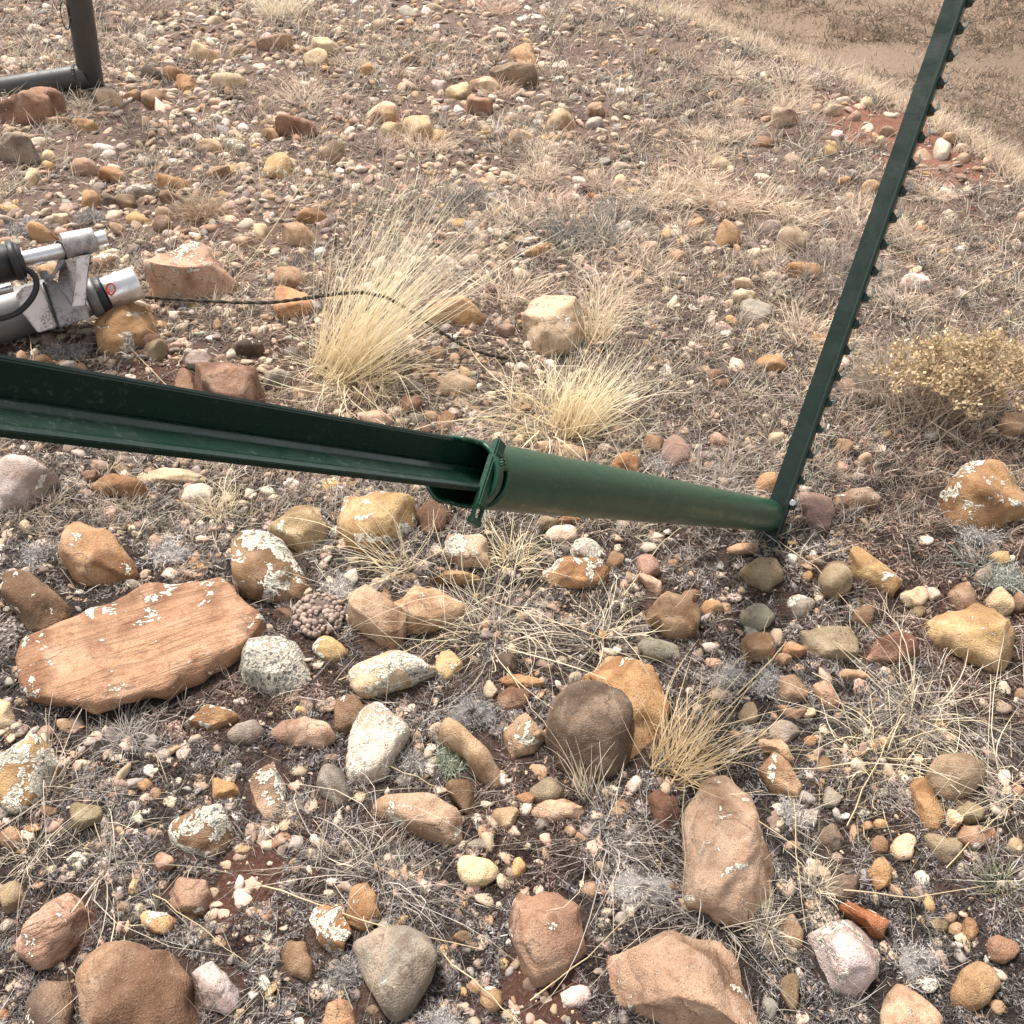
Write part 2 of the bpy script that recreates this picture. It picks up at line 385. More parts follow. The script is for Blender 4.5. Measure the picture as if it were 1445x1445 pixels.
    col = np.array(PAL[color]) ** np.array([1.03, 1.04, 1.06]) * R.uniform(.80, 1.03) * (1 + R.normal(0, .03, 3))
    o.color = (*np.clip(col, 0, .9), 1); o['lichen'] = float(lichen); o['band'] = float(band)
    tag(o, label, 'boulder' if name == 'boulder' else 'slab' if name == 'stone_slab' else 'stone', group)
    STONE_FOOT.append((base[0], base[1], float(np.hypot(v[:, 0], v[:, 1]).mean()), float(np.ptp(v[:, 0]) / 2), float(np.ptp(v[:, 1]) / 2)))
    return o
def oval(cx, cy, w, h, ang=0.0, n=14, jit=.07, seed=0):
    R = np.random.default_rng(int(cx * 7 + cy * 13 + seed)); a = np.linspace(0, 2 * math.pi, n, endpoint=False)
    k = 1 + R.normal(0, jit, n); x = np.cos(a) * w / 2 * k; y = np.sin(a) * h / 2 * k; an = RAD(ang)
    return np.stack([cx + x * math.cos(an) - y * math.sin(an), cy + x * math.sin(an) + y * math.cos(an)], -1)

ADJ = dict(tan='tan', orange='orange-brown', brown='plain brown', dark='dark brown', grey='grey', olive='olive-brown', pink='pinkish', pale='pale buff', white='whitish', purple='purplish-brown', rust='rust-coloured', yellow='yellow-ochre', redbrown='reddish-brown', lilac='pale lilac', cream='cream')
def loose(color, shape, lichen):
    lab = 'small %s %s loose in the stony ground' % (ADJ[color], {'s': 'smooth stone lying', 'r': 'rounded stone lying', 'a': 'angular stone lying', 'f': 'flat stone lying'}[shape])
    if lichen > .3: lab = 'small lichen-crusted ' + lab[6:]
    grp = 'small ' + ('lichen-crusted ' if lichen > .3 else '') + ADJ[color] + ' ' + {'r': 'rounded', 'a': 'angular', 'f': 'flat'}[shape] + ' stones'
    return lab, grp

# crop ; outline (cx cy w h [angle], or three and more x,y pairs) ; colour shape lichen ; label (none: one of the small look-alikes)
TABLE = '''
4;65,1340 90,1310 250,1240 390,1160 500,1110 620,1030 760,1045 900,1015 1000,1005 1040,1050 1100,1120 1130,1210 1090,1290 960,1360 850,1400 740,1480 700,1530 450,1590 200,1575 100,1540 70,1450;slab f .24 S B;long layered tan sandstone slab with white lichen patches, largest slab on the ground
4;0,490 110,485 230,500 260,570 190,640 110,730 -30,740 -30,490;lilac r .25 L;rounded pale lilac boulder with dark pits half under the green rail
4;385,610 430,575 510,565 590,600 630,650 600,675 430,665;orange r 0;smooth bright orange stone below the rail beside a straw tuft
4;560,540 700,540 880,580 850,615 600,610;pale f .25;pale buff flat stone peeping out directly under the rail
4;840 660 150 100;white r .1;whitish rounded stone inside the small straw tuft under the rail
4;820,240 880,120 960,90 1060,105 1110,200 1100,285 980,300;redbrown a 0;flat-sided reddish-brown block just above the green rail
4;1055 35 150 85;dark r .1;dark smooth oval stone above the reddish-brown block
4;660 35 110 80;olive r 0
4;785 180 90 115;brown r .1
4;850 85 125 90;grey a .15
4;1180 165 125 80;grey r .2;grey oval stone with a pale spot beside the reddish-brown block
4;95 70 52 60;tan r 0
4;180 85 120 52;brown r 0
4;345 115 60 50;brown r 0
4;380 580 76 70;brown r .2
4;430 535 85 55;grey r 0
4;510 545 75 40;olive r 0
4;245,860 280,790 350,770 460,800 540,850 590,930 560,980 450,1000 400,1045 320,1010 250,960;orange r .32;big orange-tan cobble with grey lichen on its lower right corner
4;5,1110 40,1020 160,975 250,1000 305,1090 290,1170 200,1250 90,1240 20,1190;brown r .22;round brown cobble with one cream lichen spot behind the long slab
4;1140,800 1180,760 1270,700 1350,715 1395,800 1385,880 1260,895 1170,840;tan r .34;rounded tan cobble with a pale lichen patch on its left flank
4;980,840 1060,805 1150,860 1270,950 1305,1010 1230,1100 1130,1070 1020,1000;brown a .62;brown stone crusted with white lichen rosettes beside the knobbly cushion
4;1010,1380 1090,1290 1200,1255 1310,1270 1325,1380 1290,1470 1150,1500 1050,1450;grey r .95;grey stone almost wholly grown over with mossy lichen
4;1400 1310 145 110;yellow r .5
4;105 785 48 52;pale r 0
4;1210 1170 92 62;brown r 0
5;30,1190 60,1070 90,1035 180,1090 270,1190 290,1270 210,1310 90,1270;pink a 0;pink pitted stone standing on end against a tan stone
5;210,1090 280,1060 440,1040 540,1090 520,1150 380,1190 300,1230;tan a .15;cracked tan stone leaning on the pink pitted stone
5;390,1030 480,985 590,975 600,1020 540,1050;orange a .1;orange-tan stone behind the cracked tan stone
5;30,1440 100,1390 230,1330 330,1315 430,1360 410,1410 250,1470 100,1530;pale r .78;long pale stone covered with speckled black and white lichen
5;460 1380 115 130;yellow r .45
5;320,760 360,680 430,670 470,740 440,800 360,820;brown a 0;brown angular stone below the slotted tab of the sleeve
5;-20,640 150,640 330,665 310,760 200,850 60,910 -20,860;yellow f .35;wide yellow-tan flat rock under the end of the rail
5;430,900 450,840 560,820 640,860 620,950 520,970;pale r .5;speckled buff rounded stone behind the sprawling dry tuft
5;855,970 920,930 1010,915 1090,950 1145,1030 1040,1060 920,1055;orange r .4;orange-tan cobble with a white lichen cap below the pipe
5;945 825 145 82;white r 0;whitish pink oval stone close under the pipe
5;880 780 88 72;olive r 0
5;970 765 105 42;orange r 0
5;1050 900 150 130;grey r .85
5;155 335 150 84;pink r .2
5;325 335 66 58;grey r 0
5;390 325 62 52;tan r .2
5;360 380 62 60;purple r 0
5;455 350 90 105 10;orange a 0;orange-tan brick-shaped stone close behind the mouth of the sleeve
5;300 270 105 82;redbrown a 0
5;310 195 110 62;grey r 0
5;500 185 165 100;pale r .3;pale pinkish stone between the two straw clumps
5;370 90 62 42;pale r 0
5;415 50 70 50;tan r 0
5;760 425 62 52;pale r 0
5;870 460 120 62;pink a .2
5;1000 480 150 80;pink a .15
5;1210 520 125 95;orange a .1
5;1330 440 92 80;brown a 0
5;1420 480 125 155;purple r 0;purplish-brown rounded stone behind the right half of the pipe
5;1170 935 84 82;tan r 0
5;1310 960 112 112;pink r .2
5;1310 1030 130 55 40;pale a 0
5;1410 950 62 42;tan r 0
5;1300,1180 1330,1100 1400,1065 1480,1080 1540,1180 1500,1260 1380,1240;brown a 0;brown blocky stone crossed by straw stems below the pipe
5;1360 1310 165 115;grey r 0;plain grey oval stone behind the dark boulder
5;700 1370 120 84;dark r .3
8;1010,-60 1150,-105 1290,-95 1370,-10 1390,100 1330,280 1240,330 1150,100;orange a .15 L;orange-brown boulder tucked behind the dark round boulder
8;865,130 880,70 960,20 1080,0 1180,30 1240,130 1245,240 1230,340 1160,420 1060,415 940,370 860,240;dark r 0 L;dark brown round boulder with orange rim beside the tall straw tuft
8;-25,60 60,60 115,110 115,170 60,220 -25,200;brown a .25;dark brown blocky stone above the white speckled stone
8;20,300 50,210 120,130 210,90 290,140 295,210 240,320 180,420 100,450 30,400;white r .55;white speckled lichen-covered stone leaning on its long side
8;410,200 440,155 520,210 600,270 680,370 685,430 640,460 570,410 510,320 420,250;tan r .15;bent smooth tan stone with lichen lumps against it
8;680,260 690,180 760,135 860,150 865,210 830,290 730,330;pink a .3;pinkish coarse-grained stone left of the dark round boulder
8;660,60 700,25 800,50 780,110 710,135;redbrown a 0;reddish-brown stone behind the pinkish coarse stone
8;760 12 205 72;orange r .2
8;440,450 490,415 550,440 570,510 550,570 490,510;brown r 0;brown stone with a thin red vein below the bent tan stone
8;130,510 200,480 330,470 440,490 510,580 520,660 470,700 360,650 250,570;pink r .45;large pinkish-tan cobble with a lichen-covered upper half
8;570 805 182 135;cream r .12;plump cream granular stone alone on dark moss
8;750 785 66 90;yellow r 0
8;10,1000 60,880 120,850 165,920 170,1010 120,1060 40,1040;orange r .35;orange-brown stone tinged yellow behind the smooth grey rock
8;50,1100 170,1050 290,1030 370,1090 410,1180 390,1280 320,1400 230,1450 180,1400 120,1280;grey r .08 L;smooth grey heart-shaped rock
8;715,960 730,890 790,885 900,960 1040,1080 1030,1120 900,1230 790,1290 720,1210 710,1100;redbrown a .30 L;red-brown three-cornered rock with cream lichen blotches
8;1120,1250 1190,1130 1290,1050 1430,1090 1560,1150 1660,1230 1770,1300 1775,1380 1740,1500 1380,1500 1290,1440 1150,1350;pink a .22 L;broad pinkish boulder with a lichen rim in front of the tall pitted boulder
8;865 465 142 112;olive r 0;smooth olive-brown oval pebble beside a small orange one
8;780 495 82 54;orange r 0
8;910 555 225 112;pink r .15
8;690 580 112 90;cream a 0
8;590 690 122 48;grey f 0
8;1235 440 62 78;white r 0;small pure white oval pebble at the foot of the dark boulder
8;1290,500 1350,460 1430,480 1430,560 1360,640 1310,560;redbrown a 0;small red-brown triangular stone under the tall straw tuft
8;990 1330 132 92;white r .2;whitish quartz pebble lying on bare soil
8;635 1340 92 112;tan r .3
8;520 1080 82 52;brown r 0
8;85 490 50 62;cream r 0
8;625 40 60 90 -35;pale r 0
8;135 1385 60 45;olive r 0
8;500 50 10 10;tan r 0
7;0,75 40,90 55,140 40,205 -20,200 -20,75;cream r 0
7;-30,240 120,225 240,230 250,310 190,400 110,510 50,560 -30,550;orange a .72 L;orange-brown boulder under thick white lichen plates below the long slab
7;760,190 800,140 900,100 1000,110 1020,150 960,180 850,210;orange a .3;lumpy orange stone beside the pink quartz
7;955,240 1000,185 1080,165 1115,210 1060,265 980,275;grey r .1;grey oval stone leaning towards the pink quartz
7;1135,220 1190,165 1290,150 1380,180 1415,240 1370,290 1250,280 1160,250;pink r 0 Q;glossy pink and white quartz stone with orange veins
7;1045,370 1100,340 1150,360 1170,450 1205,530 1150,600 1070,550 1050,450;pink a .62;upright pinkish stone with pale green lichen on its foot
7;1330,380 1400,350 1450,370 1475,480 1430,530 1380,480;grey a 0;grey-brown wedge stone left of the white speckled stone
7;950 455 120 92;orange a .2
7;705,590 740,540 840,515 950,540 990,610 980,700 890,750 780,740 710,680;brown r .55;brown rounded stone ringed with white lichen above the bare red soil
7;365 565 152 110 -15;olive f .1
7;705,920 780,825 880,860 900,930 850,1000 740,970;redbrown r .2;rounded reddish-brown stone beside the bare red soil
7;690 765 92 86;pink r 0
7;610 440 60 60;orange r 0
7;205 555 82 52;brown r 0
7;120 525 62 42;white r 0
7;655 480 50 60;tan r 0
7;60,1120 170,960 290,890 400,930 370,1040 280,1120 180,1220 90,1190;pink a .25 B;layered pink and grey stone with flaking ledges
7;50 905 112 135;olive r .2
7;45 660 92 102;tan r 0
7;660 1020 152 112;yellow r .42
7;315,1280 340,1200 430,1115 540,1095 660,1120 760,1190 820,1290 845,1420 830,1560 330,1560;brown r 0 L;big smooth plain brown round boulder
7;100,1360 170,1270 290,1260 315,1330 310,1450 280,1520 110,1520;dark r .12;brown-grey stone leaning on the big smooth brown boulder
7;805,1230 900,1180 1000,1270 1000,1330 940,1395 840,1390;lilac a .1;pale lilac angular stone touching the big smooth brown boulder
7;1180,1140 1220,1090 1290,1120 1325,1200 1300,1270 1220,1240;brown r 0;egg-shaped brown stone left of the smooth grey rock
7;1300,980 1370,940 1450,960 1480,1070 1440,1160 1360,1110;orange r .5;orange stone with white lichen rosettes beside the yellow-tinged stone
7;1355,1440 1400,1340 1480,1380 1500,1480 1350,1500;orange a .2
7;15 1410 52 62;orange r 0
9;5,700 30,560 100,430 190,400 290,520 370,640 395,760 385,900 300,1010 150,1040 20,960;pink r .34 L;tall pitted pinkish boulder with pale lichen flakes and a split
9;405,50 420,-10 510,-25 550,40 520,95 430,90;brown a 0;brown square-sided stone beside a furrowed pinkish stone
9;550,20 600,0 670,30 675,110 630,130;pink a .1 B;furrowed pinkish stone beside the brown square-sided stone
9;285 140 92 112;olive a .3
9;365,210 430,165 500,200 505,250 450,275;grey a .3;pale grey cornered stone with a lichen top
9;325,300 340,250 420,245 480,330 460,350 390,300;pink r .2
9;330,340 390,300 460,350 515,450 490,500 400,450;tan r .2;speckled tan stone behind the tall pitted boulder
9;545 135 56 42;cream r 0
9;480 140 102 52;brown r 0
9;545 258 62 50;orange r 0
9;545 575 72 82;lilac r .1
9;640 490 92 92;grey f 0
9;580,690 605,610 650,600 690,700 640,720;dark a 0
9;840 605 72 48;yellow a 0
9;785 610 52 42;orange r 0
9;835 690 82 82;redbrown r 0
9;940 700 112 122;cream r .25;nubbly cream stone next to a small reddish pebble
9;775,790 830,745 880,780 895,840 850,890 800,850;orange r 0;plain orange-tan faceted stone on dark crust
9;1030,380 1080,310 1180,305 1260,350 1285,430 1240,490 1150,520 1070,460;olive r 0;smooth olive-brown round cobble with a fine cross crack
9;955,440 1010,405 1060,430 1110,570 1110,610 1020,635 985,540;orange a 0;orange-tan finger-shaped stone leaning on the olive cobble
9;1150 580 82 82;cream a 0
9;1220 560 132 102;olive r .1
9;1015,660 1070,640 1190,700 1180,770 1120,790 1050,720;olive a 0;olive three-sided stone below the finger-shaped stone
9;1245 660 185 112;tan r .2
9;1410 700 82 82;cream r 0
9;660,960 740,930 830,960 880,1040 840,1090 760,1010;rust a .35;rust-orange stone behind the pale pinkish lichen-topped stone
9;540,1110 600,1050 720,1005 800,1030 825,1100 840,1200 830,1290 750,1335 660,1280 580,1240;lilac a .42 L;pale pinkish stone with a dark-hearted lichen rosette on top
9;470 1060 102 152;brown r .1
9;415,1260 460,1230 505,1310 490,1380 440,1400 415,1340;olive r 0;slim olive stone in dark moss beside the broad pinkish boulder
9;830,1400 850,1320 910,1275 990,1320 1080,1400 1110,1460 1100,1530 830,1530;pink r .15;smooth pinkish-tan cobble with one pointed top
9;1130,1330 1170,1220 1240,1180 1310,1210 1350,1290 1300,1350 1200,1405 1130,1380;tan r 0;smooth tan-brown cobble with a pointed flank
9;1085 1035 82 72;olive r 0
9;1220 1050 72 102;orange r .1
9;1160 1045 62 62;tan r 0
9;1135 1000 62 52;brown r 0
9;1360 1130 152 122;redbrown r .5
9;1030 1280 102 82;brown r .4
9;690 865 132 102;dark a 0
9;1000 338 46 46;cream r 0
9;725 650 40 92;tan r 0
9;1430 60 60 60;brown r 0
9;700 385 44 40;pink r 0
9;605 360 70 80;brown r 0
6;320,60 400,65 460,110 400,130 330,100;orange a .1
6;145 145 66 46;brown r 0
6;175 190 84 56;brown r 0
6;365 600 102 102;orange r .1;orange-tan round stone directly behind the foot of the studded post
6;480,650 560,635 640,680 650,740 620,800 560,760;purple f 0;purplish flat angular stone beside the foot of the studded post
6;640,640 720,615 800,640 845,710 750,705 660,720;pink r .3;mottled pinkish stone touching the purplish flat stone
6;1080,600 1110,530 1230,500 1330,550 1445,640 1480,740 1330,805 1200,760 1110,690;orange a .40 L;orange boulder with a whitish lichen top below the yellow shrub
6;690 450 76 72;brown r .1
6;845 465 42 48;white a 0
6;770 495 72 52;pale a 0
6;680 530 52 52;pink a 0
6;750 575 62 38;white f 0
6;405 415 72 62;cream a 0
6;165 420 82 62;pink a 0
6;850 170 112 72;grey r 0
6;700,870 770,865 870,930 935,1020 910,1070 820,1010 740,960;yellow r .12;long yellow-orange rounded stone leaning on an olive-brown one
6;580,1020 620,950 690,925 725,960 710,1050 650,1090 600,1070;olive r 0;olive-brown stone leaning on the long yellow-orange stone
6;245,960 330,910 390,930 435,1010 380,1065 290,1020;olive r .15;smooth olive-brown stone in front of the studded post
6;265 880 132 52;tan r .1;sausage-shaped tan pebble between pipe end and olive stone
6;530 995 56 52;yellow r 0
6;1020,1150 1060,1105 1180,1145 1290,1210 1410,1300 1390,1350 1260,1400 1180,1350 1070,1270;yellow a .12 L;large yellow-ochre flat-faced rock with dark pits
6;1055 1070 72 62;white r 0
6;980 1080 122 92;pale a .2
6;1000 1145 58 62;olive r 0
6;1130,1060 1160,1010 1230,1070 1270,1150 1210,1170 1140,1130;brown a 0;brown pointed stone between cream stone and yellow-ochre rock
6;1270,1080 1310,1035 1410,1060 1395,1130 1340,1160;cream a 0;cream cornered stone behind the yellow-ochre rock
6;1425 1110 62 102;brown r 0
6;500,1215 690,1200 755,1330 600,1345 520,1290;olive f 0;flat grey-olive four-sided stone beside a flat reddish one
6;780,1360 830,1230 960,1215 1005,1280 940,1370;redbrown f .1;flat reddish-brown stone beside the flat grey-olive one
6;770 1165 92 102;brown r 0
6;255,1290 290,1225 370,1225 405,1290 370,1350 290,1340;tan r .1;round tan stone crossed by thick straw stems
6;480 1300 112 72 20;orange a 0
6;430 1345 82 62;tan r 0
6;320 1160 152 112;grey r .1
6;510 1120 112 102;grey r .5
6;720 1410 142 52;tan r 0
6;1340 920 92 62;yellow r .1
6;1270 990 82 92;grey r .2
6;130 1125 102 72;orange a 0
6;1400 350 142 102;tan r .1
6;40 1080 90 70;brown r 0
1;465 405 132 76;pale r .1;pale cream cobble touching the foot of the grey pipe upright
1;-20,430 150,380 285,370 270,420 190,480 80,505 -20,510;redbrown a .1 L;reddish-brown boulder under the grey pipe rail
1;650 415 112 86;tan r 0
1;560 400 82 42;tan r 0
1;745 315 102 64;orange r 0
1;790 345 86 70;orange r 0
1;640 310 92 62;dark r 0
1;870 220 132 72;cream r .1
1;710 270 82 38;white r 0
1;1165 172 152 52;tan r 0
1;1010 205 82 38;pale r 0
1;970 340 152 62 -8;cream r .3
1;1380 190 122 62;cream r 0
1;1340 240 112 72;cream r .1
1;1165,490 1230,490 1350,550 1260,575 1170,545;redbrown a .1;brown wedge-shaped stone lying pointed end right on upper gravel
1;1150 570 76 52;yellow r 0
1;1350,650 1395,590 1470,600 1470,680 1400,695;olive a 0;olive-brown cube-like stone on upper gravel
1;-20,565 80,570 150,610 180,680 100,690 -20,670;grey r .12;large rounded grey-brown cobble below the reddish-brown boulder
1;360 705 124 76;pink r .2;pale pinkish speckled oval cobble in the pebble patch
1;475 740 124 66;orange r 0
1;365 530 102 56;yellow a 0
1;250 520 132 42;pink r 0
1;740 775 152 76;orange r 0;orange-tan dome-shaped stone behind the round brown tuft
1;730 838 112 62;brown r 0
1;385 845 82 76;orange r 0
1;540 855 92 62;brown r 0
1;460 842 82 52;dark r 0
1;600 812 162 56;grey r .7
1;580 930 92 62;yellow r .4
1;690 952 92 72;brown r 0
1;700 905 92 52;pale r .1
1;185 985 142 86;orange a 0;orange-tan stone just behind the upper steel rod of the tool
1;255 925 72 42;pale r 0
1;140 755 72 82;cream a 0
1;210 660 56 52;cream r 0
1;205 705 62 46;yellow r 0
1;890 620 124 62;tan r .4
1;1000 622 112 62;grey r .7
1;1180 705 142 112;yellow r .45
1;930 730 102 52;tan r 0
1;1320 915 132 62;orange r 0
1;1190,960 1290,940 1350,980 1330,1030 1270,1050 1210,1010;tan a 0;faceted tan stone beside the tall straw clump
1;1110 985 62 72;cream a 0
1;605,1115 690,1020 860,1018 985,1045 1010,1100 960,1150 880,1200 760,1230 640,1250 605,1190;pink a .38 L;large pinkish-tan rock with grey lichen lying behind the steel cylinder
1;1030 1035 102 62;pink r 0
1;1230 1180 142 92;tan r 0
1;1160,1290 1190,1210 1310,1210 1330,1300 1270,1350 1180,1345;orange r 0;orange-brown stone under the cord beside the tall straw clump
t;740,960 790,830 950,770 1180,745 1230,800 1220,900 1150,1030 1000,1130 850,1190 740,1170;orange a .42;orange-tan rock with white lichen under the steel cylinder
t;1220 1100 215 185;brown r 0
t;830 440 225 140;pink r .4
t;380 510 180 110;orange r 0
t;640 160 150 70;purple r 0
2;720,235 775,180 830,250 830,290 760,272;orange a 0;upright orange-brown triangular stone on the upper slope
2;630,290 740,265 840,290 845,370 740,355 650,330;olive a .1;grey-olive flat-topped rock in front of the orange triangular stone
2;530,420 600,405 650,430 640,475 560,482;redbrown a 0;reddish-brown blocky stone on the upper slope
2;880,520 900,450 990,510 1000,545 950,552;cream a 0;bright cream pointed stone on the upper slope
2;180 475 145 76 22;cream r 0
2;225 545 104 56 15;cream r 0
2;330 540 155 84 25;tan r 0
2;420 580 72 62;yellow r 0
2;500 385 112 72;cream r .1
2;620 355 132 62;cream r .1
2;420 360 72 46;white r 0
2;165 100 72 42;pale r 0
2;300 245 72 42;tan r 0
2;110 290 82 46;orange r 0
2;770 580 112 62;pale r .2
2;1190 770 62 62;cream a 0
2;840 1065 104 52;orange r .1
2;345,1310 400,1265 520,1258 590,1300 630,1370 560,1395 440,1385 370,1350;orange r .22;long orange-tan cobble with dark lower edge beside the tall straw clump
2;770,1390 800,1300 900,1252 990,1290 1040,1350 1035,1420 980,1480 880,1500 790,1460;pale a .34 L;big whitish-pink rounded boulder with a grey lichen patch
2;635 1225 82 52;purple r 0
2;1260 1170 62 52;tan r 0
2;1285 1140 52 32;olive r 0
2;1430 1085 72 52;orange r 0
2;700 1400 82 52;purple r 0
2;540 1420 62 42;pink r 0
2;1085 460 82 62;pink r 0
2;1080 520 72 52;lilac r 0
2;1065 835 42 42;rust a 0
2;870 800 102 42;dark a 0
3;380,500 395,455 440,450 500,490 480,520 400,515;pale a 0
3;355 595 82 42 20;tan r 0
3;635 625 64 74 -30;yellow a 0
3;175 690 92 62;cream r .1
3;140,1000 185,920 255,1000 230,1035 160,1045;orange a 0;orange pointed stone left of the studded post on grassy slope
3;65 940 76 56;orange a 0
3;400,1080 400,1000 440,940 490,950 525,1030 530,1090 460,1100;olive a .1;olive-tan cracked rock standing up beside the studded post
3;370 960 104 72 25;grey f 0
3;420,1100 540,1110 600,1170 500,1168;orange f 0;flat orange stone lying in front of the standing cracked rock
3;265 1245 102 62;pale r 0
3;320 1310 144 92 20;grey f 0
3;130 1340 38 52;white f 0
3;265 1190 92 52;pale r 0
3;800 785 84 62;tan r 0
3;690 760 62 42;orange r 0
3;710 830 52 42;pink r 0
3;1100 625 76 82;white r 0;bright white rounded stone on the bare red soil
3;870 550 72 42;pink r 0
3;780 430 56 46;cream r 0
3;655 405 42 32;white r 0
3;680 420 62 32;white r 0
3;570 455 52 42;pink r 0
3;730 485 62 42;pale r 0
3;640 460 82 42;pale r 0
3;840 585 42 32;cream r 0
3;1130 575 72 42;tan r 0
3;1180 620 62 32;pale r 0
3;1190 660 62 42;pink r 0
3;1285 680 42 32;pale r 0
3;1440 915 62 52;pink r 0
3;1010 965 48 32;orange r 0
3;990 1190 152 82;white f .4;flat whitish rock right of the studded post
3;580 1425 104 52;tan r 0
'''
for line in TABLE.strip().split('\n'):
    f = line.split(';'); ox, oy, s = CROPS[f[0]]
    tok = f[1].split()
    if ',' in tok[0]: P = np.array([[float(a) for a in q.split(',')] for q in tok])
    else:
        a = [float(q) for q in tok]; P = oval(*a)
    P = P / s + np.array([ox, oy])
    if np.ptp(P[:, 0]) < 6: continue
    tk = f[2].split(); color, shape, li = tk[0], tk[1], float(tk[2]); fl = tk[3:]
    nm = 'stone_slab' if 'S' in fl else 'boulder' if 'L' in fl else 'stone'
    if len(f) > 3 and shape == 'r' and any(q in f[3] for q in ('smooth', 'egg-', 'plump', 'dark brown round', 'olive-brown stone', 'plain grey oval', 'pure white', 'sausage', 'quartz')): shape = 's'
    if len(f) > 3: lab, grp = f[3], None
    else: lab, grp = loose(color, shape, li)
    o = stone(P, color, shape, li, lab, grp, nm, band=.75 if 'B' in fl else 0.0, tall=.095 if 'S' in fl else None, lift=.7 if 'S' in fl else None)
n_table = len(STONE_FOOT)
STOP = set('with beside below behind under half inside just above against leaning almost on in next left right touching between lying standing tucked crossed close tinged alone wholly grown at ringed before around covered crusted peeping directly'.split())
LAND = {}
for o in list(COL.objects):
    if o.get('category') in ('stone', 'boulder', 'slab') and not o.get('group'):
        ws = o['label'].replace(',', '').split(); k = next((i for i, q in enumerate(ws) if q in STOP), len(ws))
        if 3 <= k <= 8: LAND.setdefault(' '.join(ws[:k]), []).append(o)
LAND = {k: v[0] for k, v in LAND.items() if len(v) == 1}
def near_label(o, what, grp):
    best = min(LAND, key=lambda k: (LAND[k].location - o.location).length); b = LAND[best]
    o['label'] = '%s next to the %s' % (what, best); o['group'] = grp
for o in list(COL.objects):
    if o.get('category') == 'stone' and o.get('group'):
        near_label(o, o['label'].split(' lying')[0], o['group'])

# ------------------------------------------------------------------ plants: blade builder
def ribbons(base, d, L, wd, bend, col, segs=4, tipcol=None, curl=None, taper=0.15):
    """curved tapering blades: base (n,3), d unit start direction, L length, wd width, bend (n,3) added with t^2."""
    n = len(base); t = np.linspace(0, 1, segs + 1)
    P = base[:, None, :] + L[:, None, None] * (d[:, None, :] * t[None, :, None] + bend[:, None, :] * (t ** 2)[None, :, None])
    if curl is not None: P = P + L[:, None, None] * curl[:, None, :] * np.sin(t * math.pi * 1.0)[None, :, None]
    side = np.cross(d, rng.normal(size=(n, 3))); side /= np.linalg.norm(side, axis=1, keepdims=True) + 1e-9
    wt = (1 - t * (1 - taper)); W = side[:, None, :] * (wd[:, None] * wt[None, :] / 2)[..., None]
    V = np.stack([P - W, P + W], 2).reshape(-1, 3)
    k = np.arange(n)[:, None] * (segs + 1) * 2 + np.arange(segs)[None, :] * 2
    F = np.stack([k, k + 1, k + 3, k + 2], -1).reshape(-1, 4)
    c = np.repeat(col[:, None, :], (segs + 1) * 2, 1)
    if tipcol is not None:
        tt = np.repeat(t, 2)[None, :, None]; c = c * (1 - tt) + tipcol[:, None, :] * tt
    return V, F, c.reshape(-1, 3)
def join(parts):
    Vs, Fs, Cs, o = [], [], [], 0
    for V, F, C in parts: Vs.append(V); Fs.append(F + o); Cs.append(C); o += len(V)
    return np.concatenate(Vs), np.concatenate(Fs), np.concatenate(Cs)
FOOT = np.array(STONE_FOOT)
def clear_of_stones(x, y, k=0.85):
    ok = np.ones(len(x), bool)
    for fx, fy, r, rx, ry in FOOT:
        ok &= ((x - fx) / (rx * k)) ** 2 + ((y - fy) / (ry * k)) ** 2 > 1
    return ok
def scatter(n, x0=-350, x1=1800, y0=-30, y1=1520, power=None):
    """points on the ground spread so that near and far are covered alike"""
    px = rng.uniform(x0, x1, n); py = rng.uniform(y0, y1, n)
    if power: py = y0 + (y1 - y0) * rng.uniform(0, 1, n) ** power
    d = CF[None] + np.outer((px - PX / 2) / FPX, CR) + np.outer(-(py - PX / 2) / FPX, CU)
    t = CAM_H / np.maximum(-d[:, 2], 0.05); P = CAMP + d * t[:, None]
    x, y = P[:, 0], P[:, 1]; s = crest(x, y)
    keep = s < 0.35
    x, y = x[keep], y[keep]; z = hz(x, y)
    dep = (np.stack([x, y, z], -1) - CAMP) @ CF
    return x, y, z, dep, py[keep]
def pick(cols, n, jit=0.1, p=None):
    c = np.array(cols); k = rng.choice(len(c), n, p=p)
    return np.clip(c[k] * (1 + rng.normal(0, jit, (n, 1))) * (1 + rng.normal(0, .03, (n, 3))), 0.01, .9)

# ------------------------------------------------------------------ gravel
def pebble_mesh(name, x, y, z, size, lod, cols, sink=0.42):
    V0, F0 = ico(lod); T = 10; tm = []
    for k in range(T):
        R = np.random.default_rng(500 + k); v = V0.copy()
        for _ in range(7):
            nn = R.normal(size=3); nn /= np.linalg.norm(nn); dd = v @ nn; v -= np.maximum(0, dd - R.uniform(.38, .8))[:, None] * nn
        v = v * (1 + R.normal(0, .05, (len(v), 1))) * np.array([1.15, R.uniform(.7, 1), R.uniform(.5, .8)]); tm.append(v)
    tm = np.array(tm); n = len(x)
    v = tm[rng.integers(0, T, n)] * (size / 2)[:, None, None]
    a = rng.uniform(0, 6.28, n); ca, sa = np.cos(a)[:, None], np.sin(a)[:, None]
    vx = v[..., 0] * ca - v[..., 1] * sa; vy = v[..., 0] * sa + v[..., 1] * ca
    ti = rng.normal(0, .25, (n, 2)); vz = v[..., 2] + vx * ti[:, :1] + vy * ti[:, 1:]
    W = np.stack([vx + x[:, None], vy + y[:, None], vz + (z + size * (0.5 - sink) * .5)[:, None]], -1).reshape(-1, 3)
    F = (F0[None] + (np.arange(n) * len(V0))[:, None, None]).reshape(-1, 3)
    return mesh_np(name, W, F, np.repeat(cols, len(V0), 0), True, M_PEB)
